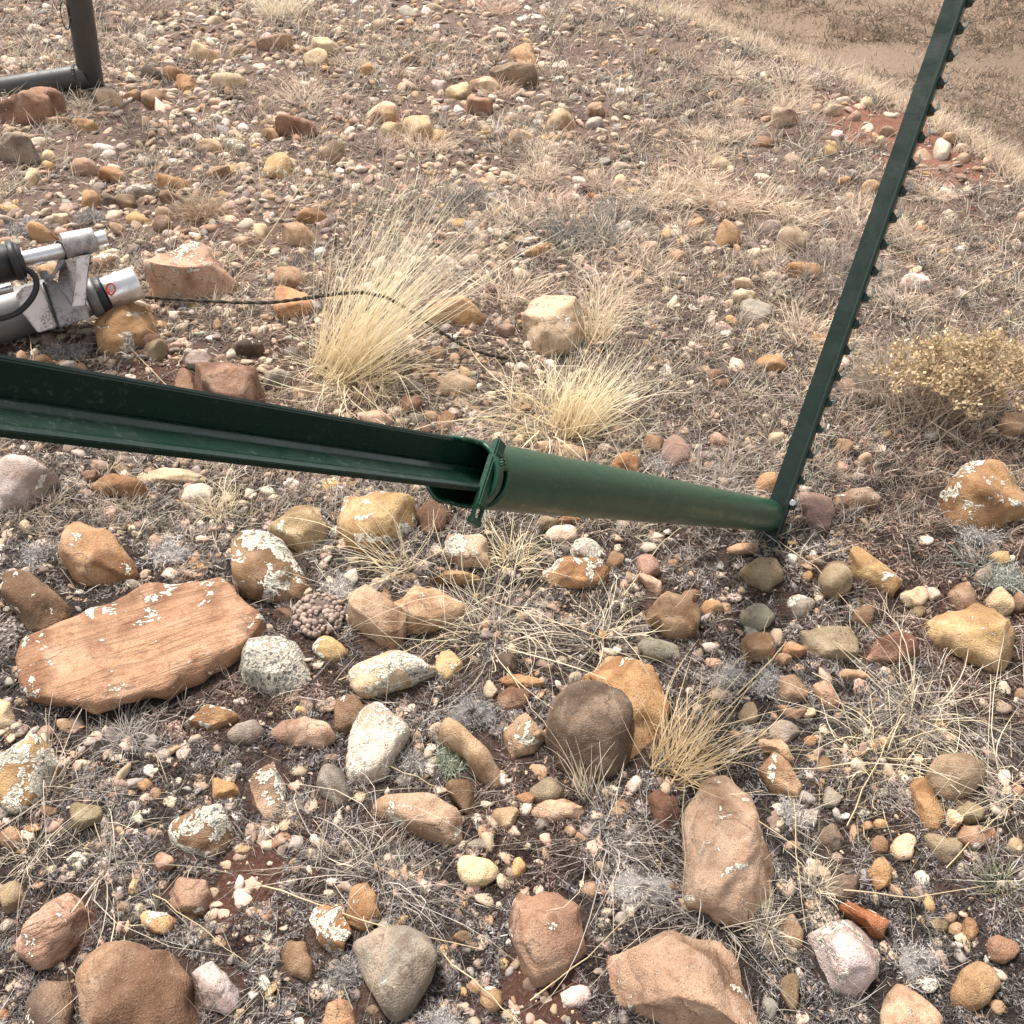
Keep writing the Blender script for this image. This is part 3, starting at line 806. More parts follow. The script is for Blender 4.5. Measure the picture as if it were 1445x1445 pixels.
PEBC = [(.46, .34, .24), (.54, .42, .31), (.60, .50, .40), (.38, .24, .15), (.29, .20, .15), (.21, .165, .14), (.33, .285, .25), (.47, .32, .24), (.64, .57, .49), (.47, .30, .14)]
PEBC = [tuple(q * .84 for q in c_) for c_ in PEBC]
PEBP = [.16, .15, .12, .11, .12, .09, .09, .09, .04, .03]
# medium gravel
x, y, z, dep, py = scatter(30000, x0=-220, x1=1660, power=1.35)
dens = np.clip(.16 + .95 * np.clip((1000 - py) / 650, 0, 1), 0, 1) * np.clip((fbm(x * 4, y * 4, 63, 3) - .30) * 5, .12, 1) * np.clip(1 - (x + .1) / 1.2, .22, 1)
keep = (rng.uniform(0, 1, len(x)) < dens) & clear_of_stones(x, y, .9)
x, y, z, dep = x[keep], y[keep], z[keep], dep[keep]
size = np.clip(np.exp(rng.normal(math.log(11.0), .40, len(x))), 6, 25) * dep / FPX
size = np.clip(size, .005, .055)
big = size * FPX / dep > 11.5
tag(obj('fine_gravel', pebble_mesh('fine_gravel', x[~big], y[~big], z[~big], size[~big], 1, pick(PEBC, int((~big).sum()), .14, PEBP))), 'thumbnail-sized gravel between the larger loose gravel', 'gravel', kind='stuff')
x, y, z, dep, size = x[big], y[big], z[big], dep[big], size[big]
tag(obj('gravel', pebble_mesh('gravel', x, y, z, size, 2, pick(PEBC, len(x), .14, PEBP))), 'loose tan and grey gravel stones covering the slope', 'gravel', kind='stuff')
# half-buried cobbles past the three hundred that are things of their own
x, y, z, dep, py = scatter(6000, x0=-150, x1=1600, y0=-10)
keep = (rng.uniform(0, 1, len(x)) < np.clip((fbm(x * 3, y * 3, 163, 3) - .28) * 3.5, .05, .9) * np.clip(1.05 - (x + .1) / 1.5, .25, 1)) & clear_of_stones(x, y, 1.12) & ~((x < -.5) & (y > 1.3) & (y < 1.9))
x, y, z, dep, py = x[keep], y[keep], z[keep], dep[keep], py[keep]
size = np.clip(np.exp(rng.normal(math.log(21), .28, len(x))), 15, 34) * dep / FPX
tag(obj('cobbles', pebble_mesh('cobbles', x, y, z, size, 2, pick(PEBC, len(x), .14, PEBP), .62)), 'half-buried small cobbles among the gravel', 'cobbles', kind='stuff')
# fine grit
x, y, z, dep, py = scatter(17000, x0=-200, x1=1650)
keep = clear_of_stones(x, y, .95) & (rng.uniform(0, 1, len(x)) < np.clip((fbm(x * 7, y * 7, 67, 3) - .30) * 4, .1, 1))
x, y, z, dep = x[keep], y[keep], z[keep], dep[keep]
size = np.clip(np.exp(rng.normal(math.log(5.0), .35, len(x))) * dep / FPX, .003, .02)
tag(obj('grit', pebble_mesh('grit', x, y, z, size, 1, pick(PEBC, len(x), .18, PEBP))), 'fine grit between the stones', 'grit', kind='stuff')

def bare_soil(x, y):
    b = np.zeros(len(x), bool)
    for px_, py_, r in ((345, 1240, .05), (770, 1405, .045), (1248, 178, .19), (1315, 228, .13)):
        g = ground(px_, py_); b |= (np.hypot(x - g[0], y - g[1]) / r + (fbm(x * 14, y * 14, 78, 3) - .5) * 2.0) < 1
    return b
# ------------------------------------------------------------------ moss and lichen crust on the soil
def rdir(n, up=0.5):
    d = rng.normal(size=(n, 3)); d[:, 2] = np.abs(d[:, 2]) * up; return d / np.linalg.norm(d, axis=1, keepdims=True)
sA = scatter(140000, x0=-120, x1=1570); sB = scatter(118000, x0=-100, x1=1550, y0=620, y1=1500)
x, y, z, dep, py = [np.concatenate(q) for q in zip(sA, sB)]
mo = fbm(x * 6, y * 6, 43, 3)
bare = bare_soil(x, y)
keep = clear_of_stones(x, y, .90) & (mo > .20) & ~bare & (rng.uniform(0, 1, len(x)) < np.clip(.50 + (py - 250) / 700, .50, 1))
x, y, z, dep, mo = x[keep], y[keep], z[keep], dep[keep], mo[keep]
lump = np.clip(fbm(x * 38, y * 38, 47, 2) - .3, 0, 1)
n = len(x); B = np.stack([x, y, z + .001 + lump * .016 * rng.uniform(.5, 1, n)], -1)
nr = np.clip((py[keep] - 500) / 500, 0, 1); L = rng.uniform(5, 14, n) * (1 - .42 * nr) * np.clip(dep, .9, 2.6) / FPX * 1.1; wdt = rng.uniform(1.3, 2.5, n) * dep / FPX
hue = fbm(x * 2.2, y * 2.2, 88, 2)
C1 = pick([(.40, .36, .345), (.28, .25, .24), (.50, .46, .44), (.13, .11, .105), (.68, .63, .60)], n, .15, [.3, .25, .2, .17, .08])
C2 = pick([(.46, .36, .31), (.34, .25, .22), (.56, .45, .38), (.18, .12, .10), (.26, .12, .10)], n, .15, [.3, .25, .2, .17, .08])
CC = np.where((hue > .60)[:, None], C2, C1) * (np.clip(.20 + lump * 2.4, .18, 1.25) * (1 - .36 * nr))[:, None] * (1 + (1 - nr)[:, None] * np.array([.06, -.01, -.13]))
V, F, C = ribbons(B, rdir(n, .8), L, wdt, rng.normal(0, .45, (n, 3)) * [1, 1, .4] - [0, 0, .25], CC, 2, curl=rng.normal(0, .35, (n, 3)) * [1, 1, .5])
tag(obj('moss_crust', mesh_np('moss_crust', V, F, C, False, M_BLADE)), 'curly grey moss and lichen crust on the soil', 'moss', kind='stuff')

# ------------------------------------------------------------------ dry grass cover: many low fans of fine blades
def grass_cover(ncl, per, lo, hi, name, label, y0, y1, dens_seed, cols, flat=.5, thick=0.0):
    x, y, z, dep, py = scatter(ncl, y0=y0, y1=y1)
    keep = clear_of_stones(x, y, .9) & ~bare_soil(x, y) & (fbm(x * 2.6, y * 2.6, dens_seed, 3) > rng.uniform(.30, .58, len(x)) - thick * np.clip((x + .1) / 1.2, -.06, 1))
    x, y, z, dep = x[keep], y[keep], z[keep], dep[keep]; m = len(x)
    ccol = pick(cols, m, .12)
    n = m * per; ii = np.repeat(np.arange(m), per)
    rr = (rng.uniform(4, 9, m) * dep / FPX)[ii] * rng.uniform(0, 1, n) ** .5; aa = rng.uniform(0, 6.28, n)
    bx, by = x[ii] + rr * np.cos(aa), y[ii] + rr * np.sin(aa)
    B = np.stack([bx, by, hz(bx, by)], -1)
    d = np.stack([np.cos(aa), np.sin(aa), np.zeros(n)], -1) * flat + rng.normal(0, .5, (n, 3)); d[:, 2] = np.abs(d[:, 2]) + .35; d /= np.linalg.norm(d, axis=1, keepdims=True)
    d[:, 0] += .2; d[:, 1] += .1
    L = rng.uniform(lo, hi, n) * (dep[ii] / FPX); W = rng.uniform(1.0, 1.9, n) * dep[ii] / FPX
    col = np.clip(ccol[ii] * (1 + rng.normal(0, .16, (n, 1))), .02, .9)
    V, F, C = ribbons(B, d, L, W, rng.normal(0, .4, (n, 3)) - [0, 0, .3], col * .30, 2, tipcol=np.clip(col * 1.25, 0, .92))  # shade in the gaps put into the colour: roots darkened, tips brightened
    return tag(obj(name, mesh_np(name, V, F, C, False, M_BLADE)), label, 'grass', kind='stuff')
GREYS = [(.58, .465, .375), (.50, .405, .34), (.68, .54, .41), (.62, .46, .35), (.43, .375, .34), (.19, .175, .165), (.15, .135, .125)]
STRAW = [(.76, .61, .44), (.70, .56, .43), (.80, .67, .51), (.60, .46, .37)]
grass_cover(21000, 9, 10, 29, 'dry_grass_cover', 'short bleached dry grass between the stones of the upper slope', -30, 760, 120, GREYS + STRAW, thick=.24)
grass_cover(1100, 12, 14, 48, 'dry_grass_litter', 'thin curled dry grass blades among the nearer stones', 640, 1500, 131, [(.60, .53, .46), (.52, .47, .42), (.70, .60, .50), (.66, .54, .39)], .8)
# pale fringe of grass along the brow
n0 = 1000; tt = rng.uniform(-1.5, 3.6, n0); ss = rng.normal(.0, .07, n0)
bx = .68 + .454 * tt + .892 * ss; by = 5.4 - .892 * tt + .454 * ss
for _ in range(2):
    e = crest(bx, by) - ss; bx -= e * .892; by -= e * .454
ii = np.repeat(np.arange(n0), 14); n = len(ii)
bx = bx[ii] + rng.normal(0, .025, n); by = by[ii] + rng.normal(0, .025, n)
d = rng.normal(0, .45, (n, 3)); d[:, 2] = np.abs(d[:, 2]) + .5; d /= np.linalg.norm(d, axis=1, keepdims=True)
V, F, C = ribbons(np.stack([bx, by, hz(bx, by)], -1), d, rng.uniform(.025, .075, n), rng.uniform(.0025, .0045, n), rng.normal(0, .3, (n, 3)) - [0, 0, .15], pick(STRAW + [(.60, .48, .30)], n, .1), 2)
tag(obj('brow_grass', mesh_np('brow_grass', V, F, C, False, M_BLADE)), 'pale straw grass fringing the brow of the slope', 'grass', kind='stuff')

# ------------------------------------------------------------------ far hillside cover: tufts and scrub beyond the brow
m = 13000
px_ = rng.uniform(780, 1650, m); py_ = rng.uniform(-60, 330, m)
d = CF[None] + np.outer((px_ - PX / 2) / FPX, CR) + np.outer(-(py_ - PX / 2) / FPX, CU)
tpar = np.full(m, 4.6)
for _ in range(300):
    P = CAMP + d * tpar[:, None]; gap = P[:, 2] - hz(P[:, 0], P[:, 1]); tpar = tpar + np.where(gap > .02, np.clip(gap * .7, .02 * tpar, .06 * tpar), np.clip(gap * .7, -.2, 0))
P = CAMP + d * tpar[:, None]; sfar = crest(P[:, 0], P[:, 1]); keep = (sfar > .4) & (P[:, 1] < 60)
P = P[keep]; tpar = tpar[keep]
tw = rng.uniform(-12, 16, 11000); sw = 1.0 + 30 * rng.uniform(0, 1, 11000) ** 1.7      # and evenly over the ground itself
xw = .68 + .454 * tw + .892 * sw; yw = 5.4 - .892 * tw + .454 * sw
P = np.concatenate([P, np.stack([xw, yw, hz(xw, yw)], -1)]); tpar = np.concatenate([tpar, np.hypot(xw, yw) * 1.15]); m = len(P)
ccol = pick([(.20, .16, .12), (.27, .21, .155), (.38, .295, .215), (.47, .365, .265), (.15, .125, .10), (.32, .25, .19)], m, .15)
per = 8; ii = np.repeat(np.arange(m), per); n = m * per
sc_ = (rng.uniform(3, 8, m) * tpar / FPX)[ii]
B = P[ii] + rng.normal(0, 1, (n, 3)) * sc_[:, None] * [.8, .8, 0]; B[:, 2] = hz(B[:, 0], B[:, 1])
dd = rng.normal(0, .6, (n, 3)); dd[:, 2] = np.abs(dd[:, 2]) + .25; dd /= np.linalg.norm(dd, axis=1, keepdims=True)
V, F, C = ribbons(B, dd, sc_ * rng.uniform(.7, 1.5, n), sc_ * .22, rng.normal(0, .3, (n, 3)) - [0, 0, .2], np.clip(ccol[ii] * (1 + rng.normal(0, .15, (n, 1))), .02, .8), 1)
tag(obj('far_scrub', mesh_np('far_scrub', V, F, C, False, M_BLADE)), 'low brown scrub and grass on the hillside beyond the brow', 'scrub', kind='stuff')

# ------------------------------------------------------------------ single tufts
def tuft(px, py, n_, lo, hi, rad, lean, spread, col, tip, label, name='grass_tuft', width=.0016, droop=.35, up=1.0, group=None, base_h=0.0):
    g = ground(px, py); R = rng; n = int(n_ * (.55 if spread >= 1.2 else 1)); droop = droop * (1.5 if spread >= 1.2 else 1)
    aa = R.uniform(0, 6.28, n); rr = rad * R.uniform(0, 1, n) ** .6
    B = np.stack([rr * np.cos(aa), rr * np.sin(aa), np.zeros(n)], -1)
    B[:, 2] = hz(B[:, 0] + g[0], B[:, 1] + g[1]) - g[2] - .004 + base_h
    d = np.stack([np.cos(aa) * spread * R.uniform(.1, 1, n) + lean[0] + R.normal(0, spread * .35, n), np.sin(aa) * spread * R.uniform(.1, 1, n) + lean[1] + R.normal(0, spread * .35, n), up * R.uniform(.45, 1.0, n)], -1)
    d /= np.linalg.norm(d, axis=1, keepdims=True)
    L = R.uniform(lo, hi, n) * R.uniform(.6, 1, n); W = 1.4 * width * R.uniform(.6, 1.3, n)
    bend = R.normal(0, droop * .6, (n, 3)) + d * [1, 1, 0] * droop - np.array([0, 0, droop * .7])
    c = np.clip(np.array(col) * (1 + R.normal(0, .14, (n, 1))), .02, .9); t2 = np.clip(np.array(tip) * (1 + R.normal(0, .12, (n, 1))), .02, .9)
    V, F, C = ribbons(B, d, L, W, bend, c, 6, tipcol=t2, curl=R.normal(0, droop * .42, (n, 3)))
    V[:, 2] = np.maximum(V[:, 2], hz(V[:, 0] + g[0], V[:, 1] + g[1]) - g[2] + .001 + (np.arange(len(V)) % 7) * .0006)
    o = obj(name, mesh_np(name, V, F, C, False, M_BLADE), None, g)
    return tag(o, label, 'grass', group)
ST, STT = (.74, .60, .38), (.88, .77, .57)
PG, PGT = (.52, .44, .34), (.74, .64, .52)
GG, GGT = (.40, .36, .33), (.66, .61, .55)
tuft(478, 522, 340, .28, .68, .078, (.46, .10), .30, (.74, .60, .38), (.90, .79, .60), 'tall yellow straw bunchgrass clump with the cord running through it', 'bunchgrass', .0019, .10)
tuft(505, 540, 260, .10, .26, .07, (.15, -.25), .9, ST, STT, 'short outer skirt of straw at the foot of the tallest clump', 'bunchgrass', .0017, .5, .6)
tuft(808, 602, 260, .14, .31, .055, (.34, .2), .40, ST, STT, 'straw bunchgrass clump with upright blades behind the pipe', 'bunchgrass', .0020, .15)
tuft(768, 592, 560, .10, .22, .085, (-.12, .05), 1.25, ST, STT, 'sprawling straw clump spreading low behind the pipe', 'bunchgrass', .0017, .5, .5)
tuft(840, 480, 60, .12, .26, .03, (.15, .1), .35, ST, STT, 'thin upright straw stems beside the whitish-pink boulder', 'bunchgrass', .0019, .12)
tuft(308, 722, 150, .04, .11, .035, (.1, .1), .8, ST, STT, 'small straw tuft just under the rail by the whitish stone', width=.0014)
tuft(180, 715, 70, .04, .09, .02, (0, .1), .9, PG, PGT, 'tiny pale tuft beside the bright orange stone', width=.0012)
tuft(690, 890, 330, .08, .22, .05, (0, 0), 1.5, PG, STT, 'wide sprawling dry tuft below the sleeve mouth', width=.0015, droop=.5, up=.7)
tuft(850, 900, 160, .06, .17, .04, (.2, .1), 1.3, PG, STT, 'flattened dry tuft below the middle of the pipe', width=.0014, droop=.4, up=.6)
tuft(725, 790, 120, .05, .15, .03, (.1, .2), 1.0, ST, STT, 'straw tuft emerging directly under the pipe', width=.0014)
tuft(560, 800, 60, .10, .24, .03, (-.5, -.1), .7, ST, STT, 'loose straw stems fanning out beside the yellow-tan rock', width=.0016, droop=.2)
tuft(950, 1080, 170, .08, .24, .04, (.30, .16), .45, (.62, .46, .26), (.82, .66, .44), 'tall orange-straw tuft beside the dark round boulder', 'bunchgrass', .0016, .2)
tuft(860, 1190, 260, .05, .14, .04, (.15, -.1), 1.3, GG, PGT, 'pale tangled tuft below the small red-brown triangular stone', width=.0012, droop=.6, up=.5)
tuft(830, 1120, 40, .06, .15, .015, (-.1, .15), .35, PG, STT, 'tuft of few upright stems below the dark round boulder', width=.0016, droop=.1)
tuft(180, 1045, 170, .03, .085, .02, (.05, .05), 1.1, GG, GGT, 'grey spiky tuft in front of the long slab', width=.0011, droop=.25)
tuft(70, 1115, 90, .05, .12, .02, (.1, 0), 1.4, PG, PGT, 'curly pale tuft right of the lichen-plated boulder', width=.0012, droop=.8, up=.5)
tuft(45, 1205, 130, .03, .10, .02, (.1, .1), 1.3, PG, PGT, 'pale star-shaped tuft below the lichen-plated boulder', width=.0013, droop=.4)
tuft(155, 1215, 90, .05, .12, .02, (.15, .05), 1.3, PG, PGT, 'curling tuft left of the lichen-ringed brown stone', width=.0013, droop=.9, up=.6)
tuft(540, 1240, 260, .04, .13, .04, (.05, .05), 1.4, GG, PGT, 'tangled grey tuft above the smooth grey rock', width=.0012, droop=.7, up=.5)
tuft(465, 1215, 110, .04, .10, .02, (.05, .1), 1.2, PG, PGT, 'thin curly tuft right of the bare red soil', width=.0012, droop=.7, up=.6)
tuft(285, 305, 420, .06, .12, .05, (.1, .1), .8, (.30, .21, .14), (.50, .38, .27), 'round brown hummock of grass on the gravel', width=.0024, droop=.4)
tuft(395, 22, 350, .10, .19, .10, (.1, .1), .7, PG, STT, 'straw hummock on the upper slope right of the pipe upright', width=.0035, droop=.3)
tuft(215, 18, 300, .08, .16, .12, (.1, .1), .8, (.28, .22, .18), (.42, .33, .27), 'dark brown hummock beside the grey pipe upright', width=.0035, droop=.3)
tuft(320, 400, 160, .06, .16, .04, (.2, -.1), 1.2, PG, PGT, 'dry tuft beside the pinkish-tan rock behind the tool', width=.0018, droop=.5, up=.6)
tuft(815, 335, 420, .06, .15, .10, (.15, .1), .8, (.14, .14, .125), (.34, .33, .30), 'dark grey-green low shrublet on the middle of the slope', width=.0026, droop=.25)
tuft(660, 290, 240, .05, .13, .07, (.15, .1), .8, (.15, .145, .13), (.36, .33, .30), 'dark grey shrublet right of the tallest straw clump', width=.0026, droop=.25)
tuft(880, 305, 240, .05, .13, .07, (.15, .1), .8, (.17, .15, .14), (.38, .34, .31), 'grey shrublet right of the dark grey-green one', width=.0026, droop=.25)
tuft(1180, 395, 320, .08, .16, .12, (.2, .05), .8, (.20, .17, .15), (.42, .36, .32), 'dark grey tuft behind the studded post', width=.0026, droop=.35)
tuft(1270, 560, 420, .10, .22, .08, (-.05, .15), .9, (.27, .22, .17), (.50, .42, .34), 'grey-brown fan of grass left of the yellow shrub', width=.0022, droop=.3)
tuft(1240, 1070, 260, .04, .11, .05, (.1, .1), 1.4, ST, STT, 'curly straw tuft behind the smooth olive round cobble', width=.0013, droop=.8, up=.6)
tuft(1300, 1010, 300, .05, .14, .05, (.1, .1), 1.2, PG, STT, 'loose curly straw tuft below the yellow-ochre rock', width=.0013, droop=.7, up=.6)
tuft(1425, 1120, 170, .06, .16, .04, (-.1, .1), 1.2, PG, STT, 'curly tuft right of the smooth olive round cobble', width=.0013, droop=.7, up=.6)
tuft(1412, 1250, 110, .03, .085, .025, (0, .1), 1.0, (.14, .19, .08), (.48, .36, .32), 'small tuft with green base among reddish moss', width=.0014, droop=.3)
tuft(1005, 1290, 240, .05, .14, .04, (-.15, -.1), 1.3, GG, PGT, 'pale tangled tuft against the tall pitted boulder', width=.0012, droop=.6, up=.5)
tuft(1078, 1312, 100, .03, .08, .015, (0, .1), .8, PG, STT, 'small straw tuft at the lower corner of the tall pitted boulder', width=.0014, droop=.2)
tuft(1155, 1250, 80, .03, .07, .012, (0, .15), .7, PG, STT, 'tiny straw tuft on dark crust above the knobbly cushion', width=.0013, droop=.2)
tuft(600, 1010, 60, .05, .12, .02, (0, .1), 1.3, GG, PGT, 'thin curls of grass left of the grey lichen cushion', width=.0011, droop=.8, up=.5)
tuft(640, 1085, 90, .02, .05, .02, (0, 0), .9, (.16, .18, .12), (.36, .38, .30), 'tiny grey-green tuft against the bent tan stone', width=.0013, droop=.3)
tuft(1385, 800, 150, .03, .08, .04, (0, .1), 1.0, (.20, .22, .18), (.46, .47, .42), 'pale grey-green shrublet right of the grey stones', width=.0018, droop=.3)
tuft(380, 620, 50, .05, .14, .02, (.3, .1), .9, ST, STT, 'loose straw blades right of the reddish-brown block', width=.0015, droop=.3)
tuft(1005, 690, 180, .05, .12, .06, (.1, .1), 1.0, (.28, .24, .21), (.50, .44, .38), 'grey tuft behind the far end of the pipe', width=.0018, droop=.4)
# low grey tufts strewn over the upper slope, alike but for their place
R2 = np.random.default_rng(21); protos = []; TN = ('bleached beige', 'bleached grey-brown', 'bleached straw', 'bleached reddish')
for k in range(6):
    o = tuft(760 + 90 * k, 250 + 15 * k, 170, .05, .12, .06, (.15, .08), .9, GREYS[k % 4], STRAW[k % 4], 'low bleached grass tuft on the upper gravel slope', width=.0026, droop=.35, group='low bleached tufts of the upper slope'); near_label(o, 'low %s grass tuft' % TN[k % 4], 'low bleached tufts of the upper slope'); protos.append(o)
for k in range(54):
    a = R2.uniform(420, 1440); b = R2.uniform(10, 480)
    if a < 700 and b > 230: a += 300
    g = ground(a, b)
    if crest(g[0], g[1]) > -.1 or not clear_of_stones(np.array([g[0]]), np.array([g[1]]), 1.1)[0]: continue
    if 1130 < a < 1420 and 100 < b < 260: continue
    o = protos[k % 6].copy(); COL.objects.link(o); o.location = g; o.rotation_euler = (0, 0, R2.uniform(-.6, .6)); s = R2.uniform(.7, 1.35); o.scale = (s, s, s * R2.uniform(.7, 1.1)); near_label(o, 'low %s%s grass tuft' % ('broad ' if s > 1.12 else 'small ' if s < .88 else '', TN[(k % 6) % 4]), 'low bleached tufts of the upper slope')

# yellow-headed dry shrub
g = ground(1318, 592)
shrub = tag(empty('dry_shrub', g), 'dry shrub with clustered yellow-ochre seed heads above the lichen-topped orange boulder', 'shrub')
n = 210; d = rng.normal(0, .45, (n, 3)); d[:, 2] = np.abs(d[:, 2]) + .55; d[:, 0] += .22; d[:, 1] += .1; d /= np.linalg.norm(d, axis=1, keepdims=True)
B = rng.normal(0, .04, (n, 3)) * [1, 1, 0]; L = rng.uniform(.13, .27, n); bend = rng.normal(0, .2, (n, 3))
V, F, C = ribbons(B, d, L, np.full(n, .0030), bend, pick([(.30, .235, .18), (.46, .37, .28)], n), 4)
obj('stems', mesh_np('stems', V, F, C, False, M_BLADE), shrub)
tips = B + L[:, None] * (d + bend)
nc = 170; d_ = rng.normal(size=(nc, 3)); d_[:, 2] = np.abs(d_[:, 2]); d_ /= np.linalg.norm(d_, axis=1, keepdims=True)
tips = d_ * [.17, .12, .09] * rng.uniform(.4, 1.2, (nc, 1)) + [.05, .02, .09]
tips = np.repeat(tips, 40, 0) + rng.normal(0, .0085, (nc * 40, 3)) * [1.2, 1.2, .8]; m = len(tips)
hdv, hdf, hdc = ribbons(tips, rdir(m, 1.0), rng.uniform(.0045, .0085, m), rng.uniform(.004, .0065, m), rng.normal(0, .3, (m, 3)), pick([(.54, .41, .25), (.68, .54, .35), (.40, .30, .18)], m, .15), 2, taper=.8)
hd = obj('seed_heads', mesh_np('seed_heads', hdv, hdf, hdc, False, M_BLADE), shrub)
hd['kind'] = 'stuff'

# ------------------------------------------------------------------ cushions
def cushion(px, py, w, h, col, label, knob=False):
    g = ground(px, py + h * .25); dep = float((g - CAMP) @ CF); rx = w / 2 * dep / FPX; ry = h / 2 * dep / FPX * 1.1; hh = min(rx, ry) * .5
    V0, F0 = ico(3)
    v = V0 * [rx, ry, hh]; v = v * (1 + .10 * np.sin(v[:, :1] * 260 + 1) * np.cos(v[:, 1:2] * 230) + rng.normal(0, .03, (len(v), 1)))
    col = np.array(col)
    if knob:
        n = 170; d = rng.normal(size=(n, 3)); d[:, 2] = np.abs(d[:, 2]); d /= np.linalg.norm(d, axis=1, keepdims=True)
        c = d * [rx, ry, hh]; K0, KF = ico(2); rk = min(rx, ry) * .105
        kv = K0[None] * (rk * rng.uniform(.35, 1.35, (n, 1, 1))) + c[:, None]
        parts = [(v * .93, F0, np.tile(col * .35, (len(v), 1))), (kv.reshape(-1, 3), (KF[None] + (np.arange(n) * len(K0))[:, None, None]).reshape(-1, 3), np.repeat(np.clip(col * (1 + rng.normal(0, .13, (n, 1))), 0, .9), len(K0), 0))]
        V, F, C = join(parts); o = obj('knobbly_cushion', mesh_np('knobbly_cushion', V, F, C, True, M_LICH), None, g)
    else:
        n = 800; d = rng.normal(size=(n, 3)); d[:, 2] = np.abs(d[:, 2]); d /= np.linalg.norm(d, axis=1, keepdims=True)
        aw = np.arctan2(d[:, 1], d[:, 0]); ph = rng.uniform(0, 6.28, 3); wob = 1 + .22 * np.sin(2 * aw + ph[0]) + .16 * np.sin(3 * aw + ph[1]) + .12 * np.sin(5 * aw + ph[2]); B = d * [rx, ry, hh] * (.95 * wob * rng.uniform(.6, 1.25, n))[:, None]; B[:, 2] = np.abs(B[:, 2])
        av = np.arctan2(v[:, 1], v[:, 0]); v = v * (.82 + .18 * np.sin(2 * av + ph[0]) + .13 * np.sin(3 * av + ph[1]))[:, None]
        rv, rf, rc = ribbons(B, nrm3(d + rng.normal(0, .7, (n, 3))), rng.uniform(.003, .007, n) * dep, np.full(n, .0011 * dep), rng.normal(0, .5, (n, 3)), np.clip(col * (1 + rng.normal(0, .18, (n, 1))), 0, .9), 2, curl=rng.normal(0, .3, (n, 3)))
        q = rf[:, [0, 1, 2]]; q2 = rf[:, [0, 2, 3]]
        V, F, C = join([(v * .95, F0, np.tile(col * .5, (len(v), 1))), (rv, np.concatenate([q, q2]), rc)])
        o = obj('lichen_cushion', mesh_np('lichen_cushion', V, F, C, False, M_LICH), None, g)
    return tag(o, label, 'lichen' if not knob else 'plant')
def nrm3(a): return a / (np.linalg.norm(a, axis=1, keepdims=True) + 1e-9)
WH, GY, DG = (.60, .56, .53), (.46, .43, .41), (.33, .31, .30)
for a in ((240, 772, 76, 46, WH, 'bright white lichen cushion behind the long slab'), (55, 775, 52, 44, GY, 'grey lichen cushion left of the big orange-tan cobble'),
          (478, 828, 46, 34, WH, 'white lichen cushion beside the knobbly pinkish cushion'), (665, 992, 72, 70, DG, 'dark grey lichen cushion behind the pinkish coarse-grained stone'),
          (582, 1072, 44, 36, GY, 'small grey lichen cushion between white speckled and bent tan stones'), (618, 1438, 74, 56, GY, 'grey lichen cushion at the foot of the smooth grey rock'),
          (1292, 1342, 62, 68, GY, 'round grey lichen cushion right of the dark-hearted rosette stone'), (1028, 945, 56, 48, WH, 'white lichen cushion beside the thick straw stems'),
          (1082, 955, 50, 46, GY, 'grey lichen cushion right of the round tan stone'), (492, 1362, 46, 52, DG, 'dark grey lichen cushion left of the smooth grey rock'),
          (1418, 808, 58, 48, (.40, .42, .37), 'greenish-grey lichen cushion beside the cream cornered stone'), (38, 318, 60, 34, GY, 'grey lichen cushion behind the black grip of the tool'),
          (128, 304, 44, 24, GY, 'small grey lichen cushion in the pebble patch'), (98, 492, 52, 34, DG, 'dark grey lichen cushion just above the rail'),
          (905, 1240, 92, 66, WH, 'white spreading lichen cushion left of the tall pitted boulder'), (1118, 1140, 40, 40, WH, 'white lichen cushion below the speckled tan stone'),
          (632, 1064, 40, 42, (.36, .40, .30), 'greenish lichen lump growing against the bent tan stone'), (150, 790, 26, 20, WH, 'tiny white lichen tuft beside the big orange-tan cobble'),
          (1375, 745, 60, 44, GY, 'grey lichen cushion below the orange lichen-topped boulder'), (940, 650, 60, 30, GY, 'grey lichen cushion close behind the pipe')):
    cushion(*a)
for a in ((450, 852, 74, 66, (.36, .27, .225), 'knobbly pinkish cushion plant beside the lichen-rosetted brown stone'), (14, 880, 40, 60, (.36, .30, .27), 'knobbly grey cushion plant left of the big orange-tan cobble'),
          (1163, 1286, 40, 40, (.36, .30, .25), 'knobbly cushion plant behind the dark-hearted rosette stone')):
    cushion(*a, knob=True)

# ------------------------------------------------------------------ single straw stems lying about
def stem(pts, w0, label, group, h0=.012, h1=.03, col=(.64, .52, .33)):
    P = []
    n = len(pts)
    for k, (a, b) in enumerate(pts):
        g = ground(a, b, h0 + (h1 - h0) * k / (n - 1)); P.append([g[0], g[1], g[2] + h0 + (h1 - h0) * k / (n - 1)])
    P = np.array(P); org = P[0].copy(); P -= org
    ts = np.linspace(0, n - 1, 9); Q = np.stack([np.interp(ts, np.arange(n), P[:, i]) for i in range(3)], -1)
    Q[1:-1] += rng.normal(0, .0012, (7, 3))
    T = np.gradient(Q, axis=0); T /= np.linalg.norm(T, axis=1, keepdims=True)
    S1 = np.cross(T, [0, 0, 1.]); S1 /= np.linalg.norm(S1, axis=1, keepdims=True); S2 = np.cross(T, S1)
    r = np.linspace(w0, w0 * .4, 9)[:, None] / 2
    ring = [Q + r * (S1 * math.cos(a) + S2 * math.sin(a)) for a in (0, 2.09, 4.19)]
    V = np.stack(ring, 1).reshape(-1, 3); F = []
    for i in range(8):
        for j in range(3): F.append([i * 3 + j, i * 3 + (j + 1) % 3, i * 3 + 3 + (j + 1) % 3, i * 3 + 3 + j])
    c = np.tile(np.array(col) * rng.uniform(.85, 1.1), (len(V), 1))
    return tag(obj('straw_stem', mesh_np('straw_stem', V, np.array(F), c, True, M_BLADE), None, org), label, 'stem', group)
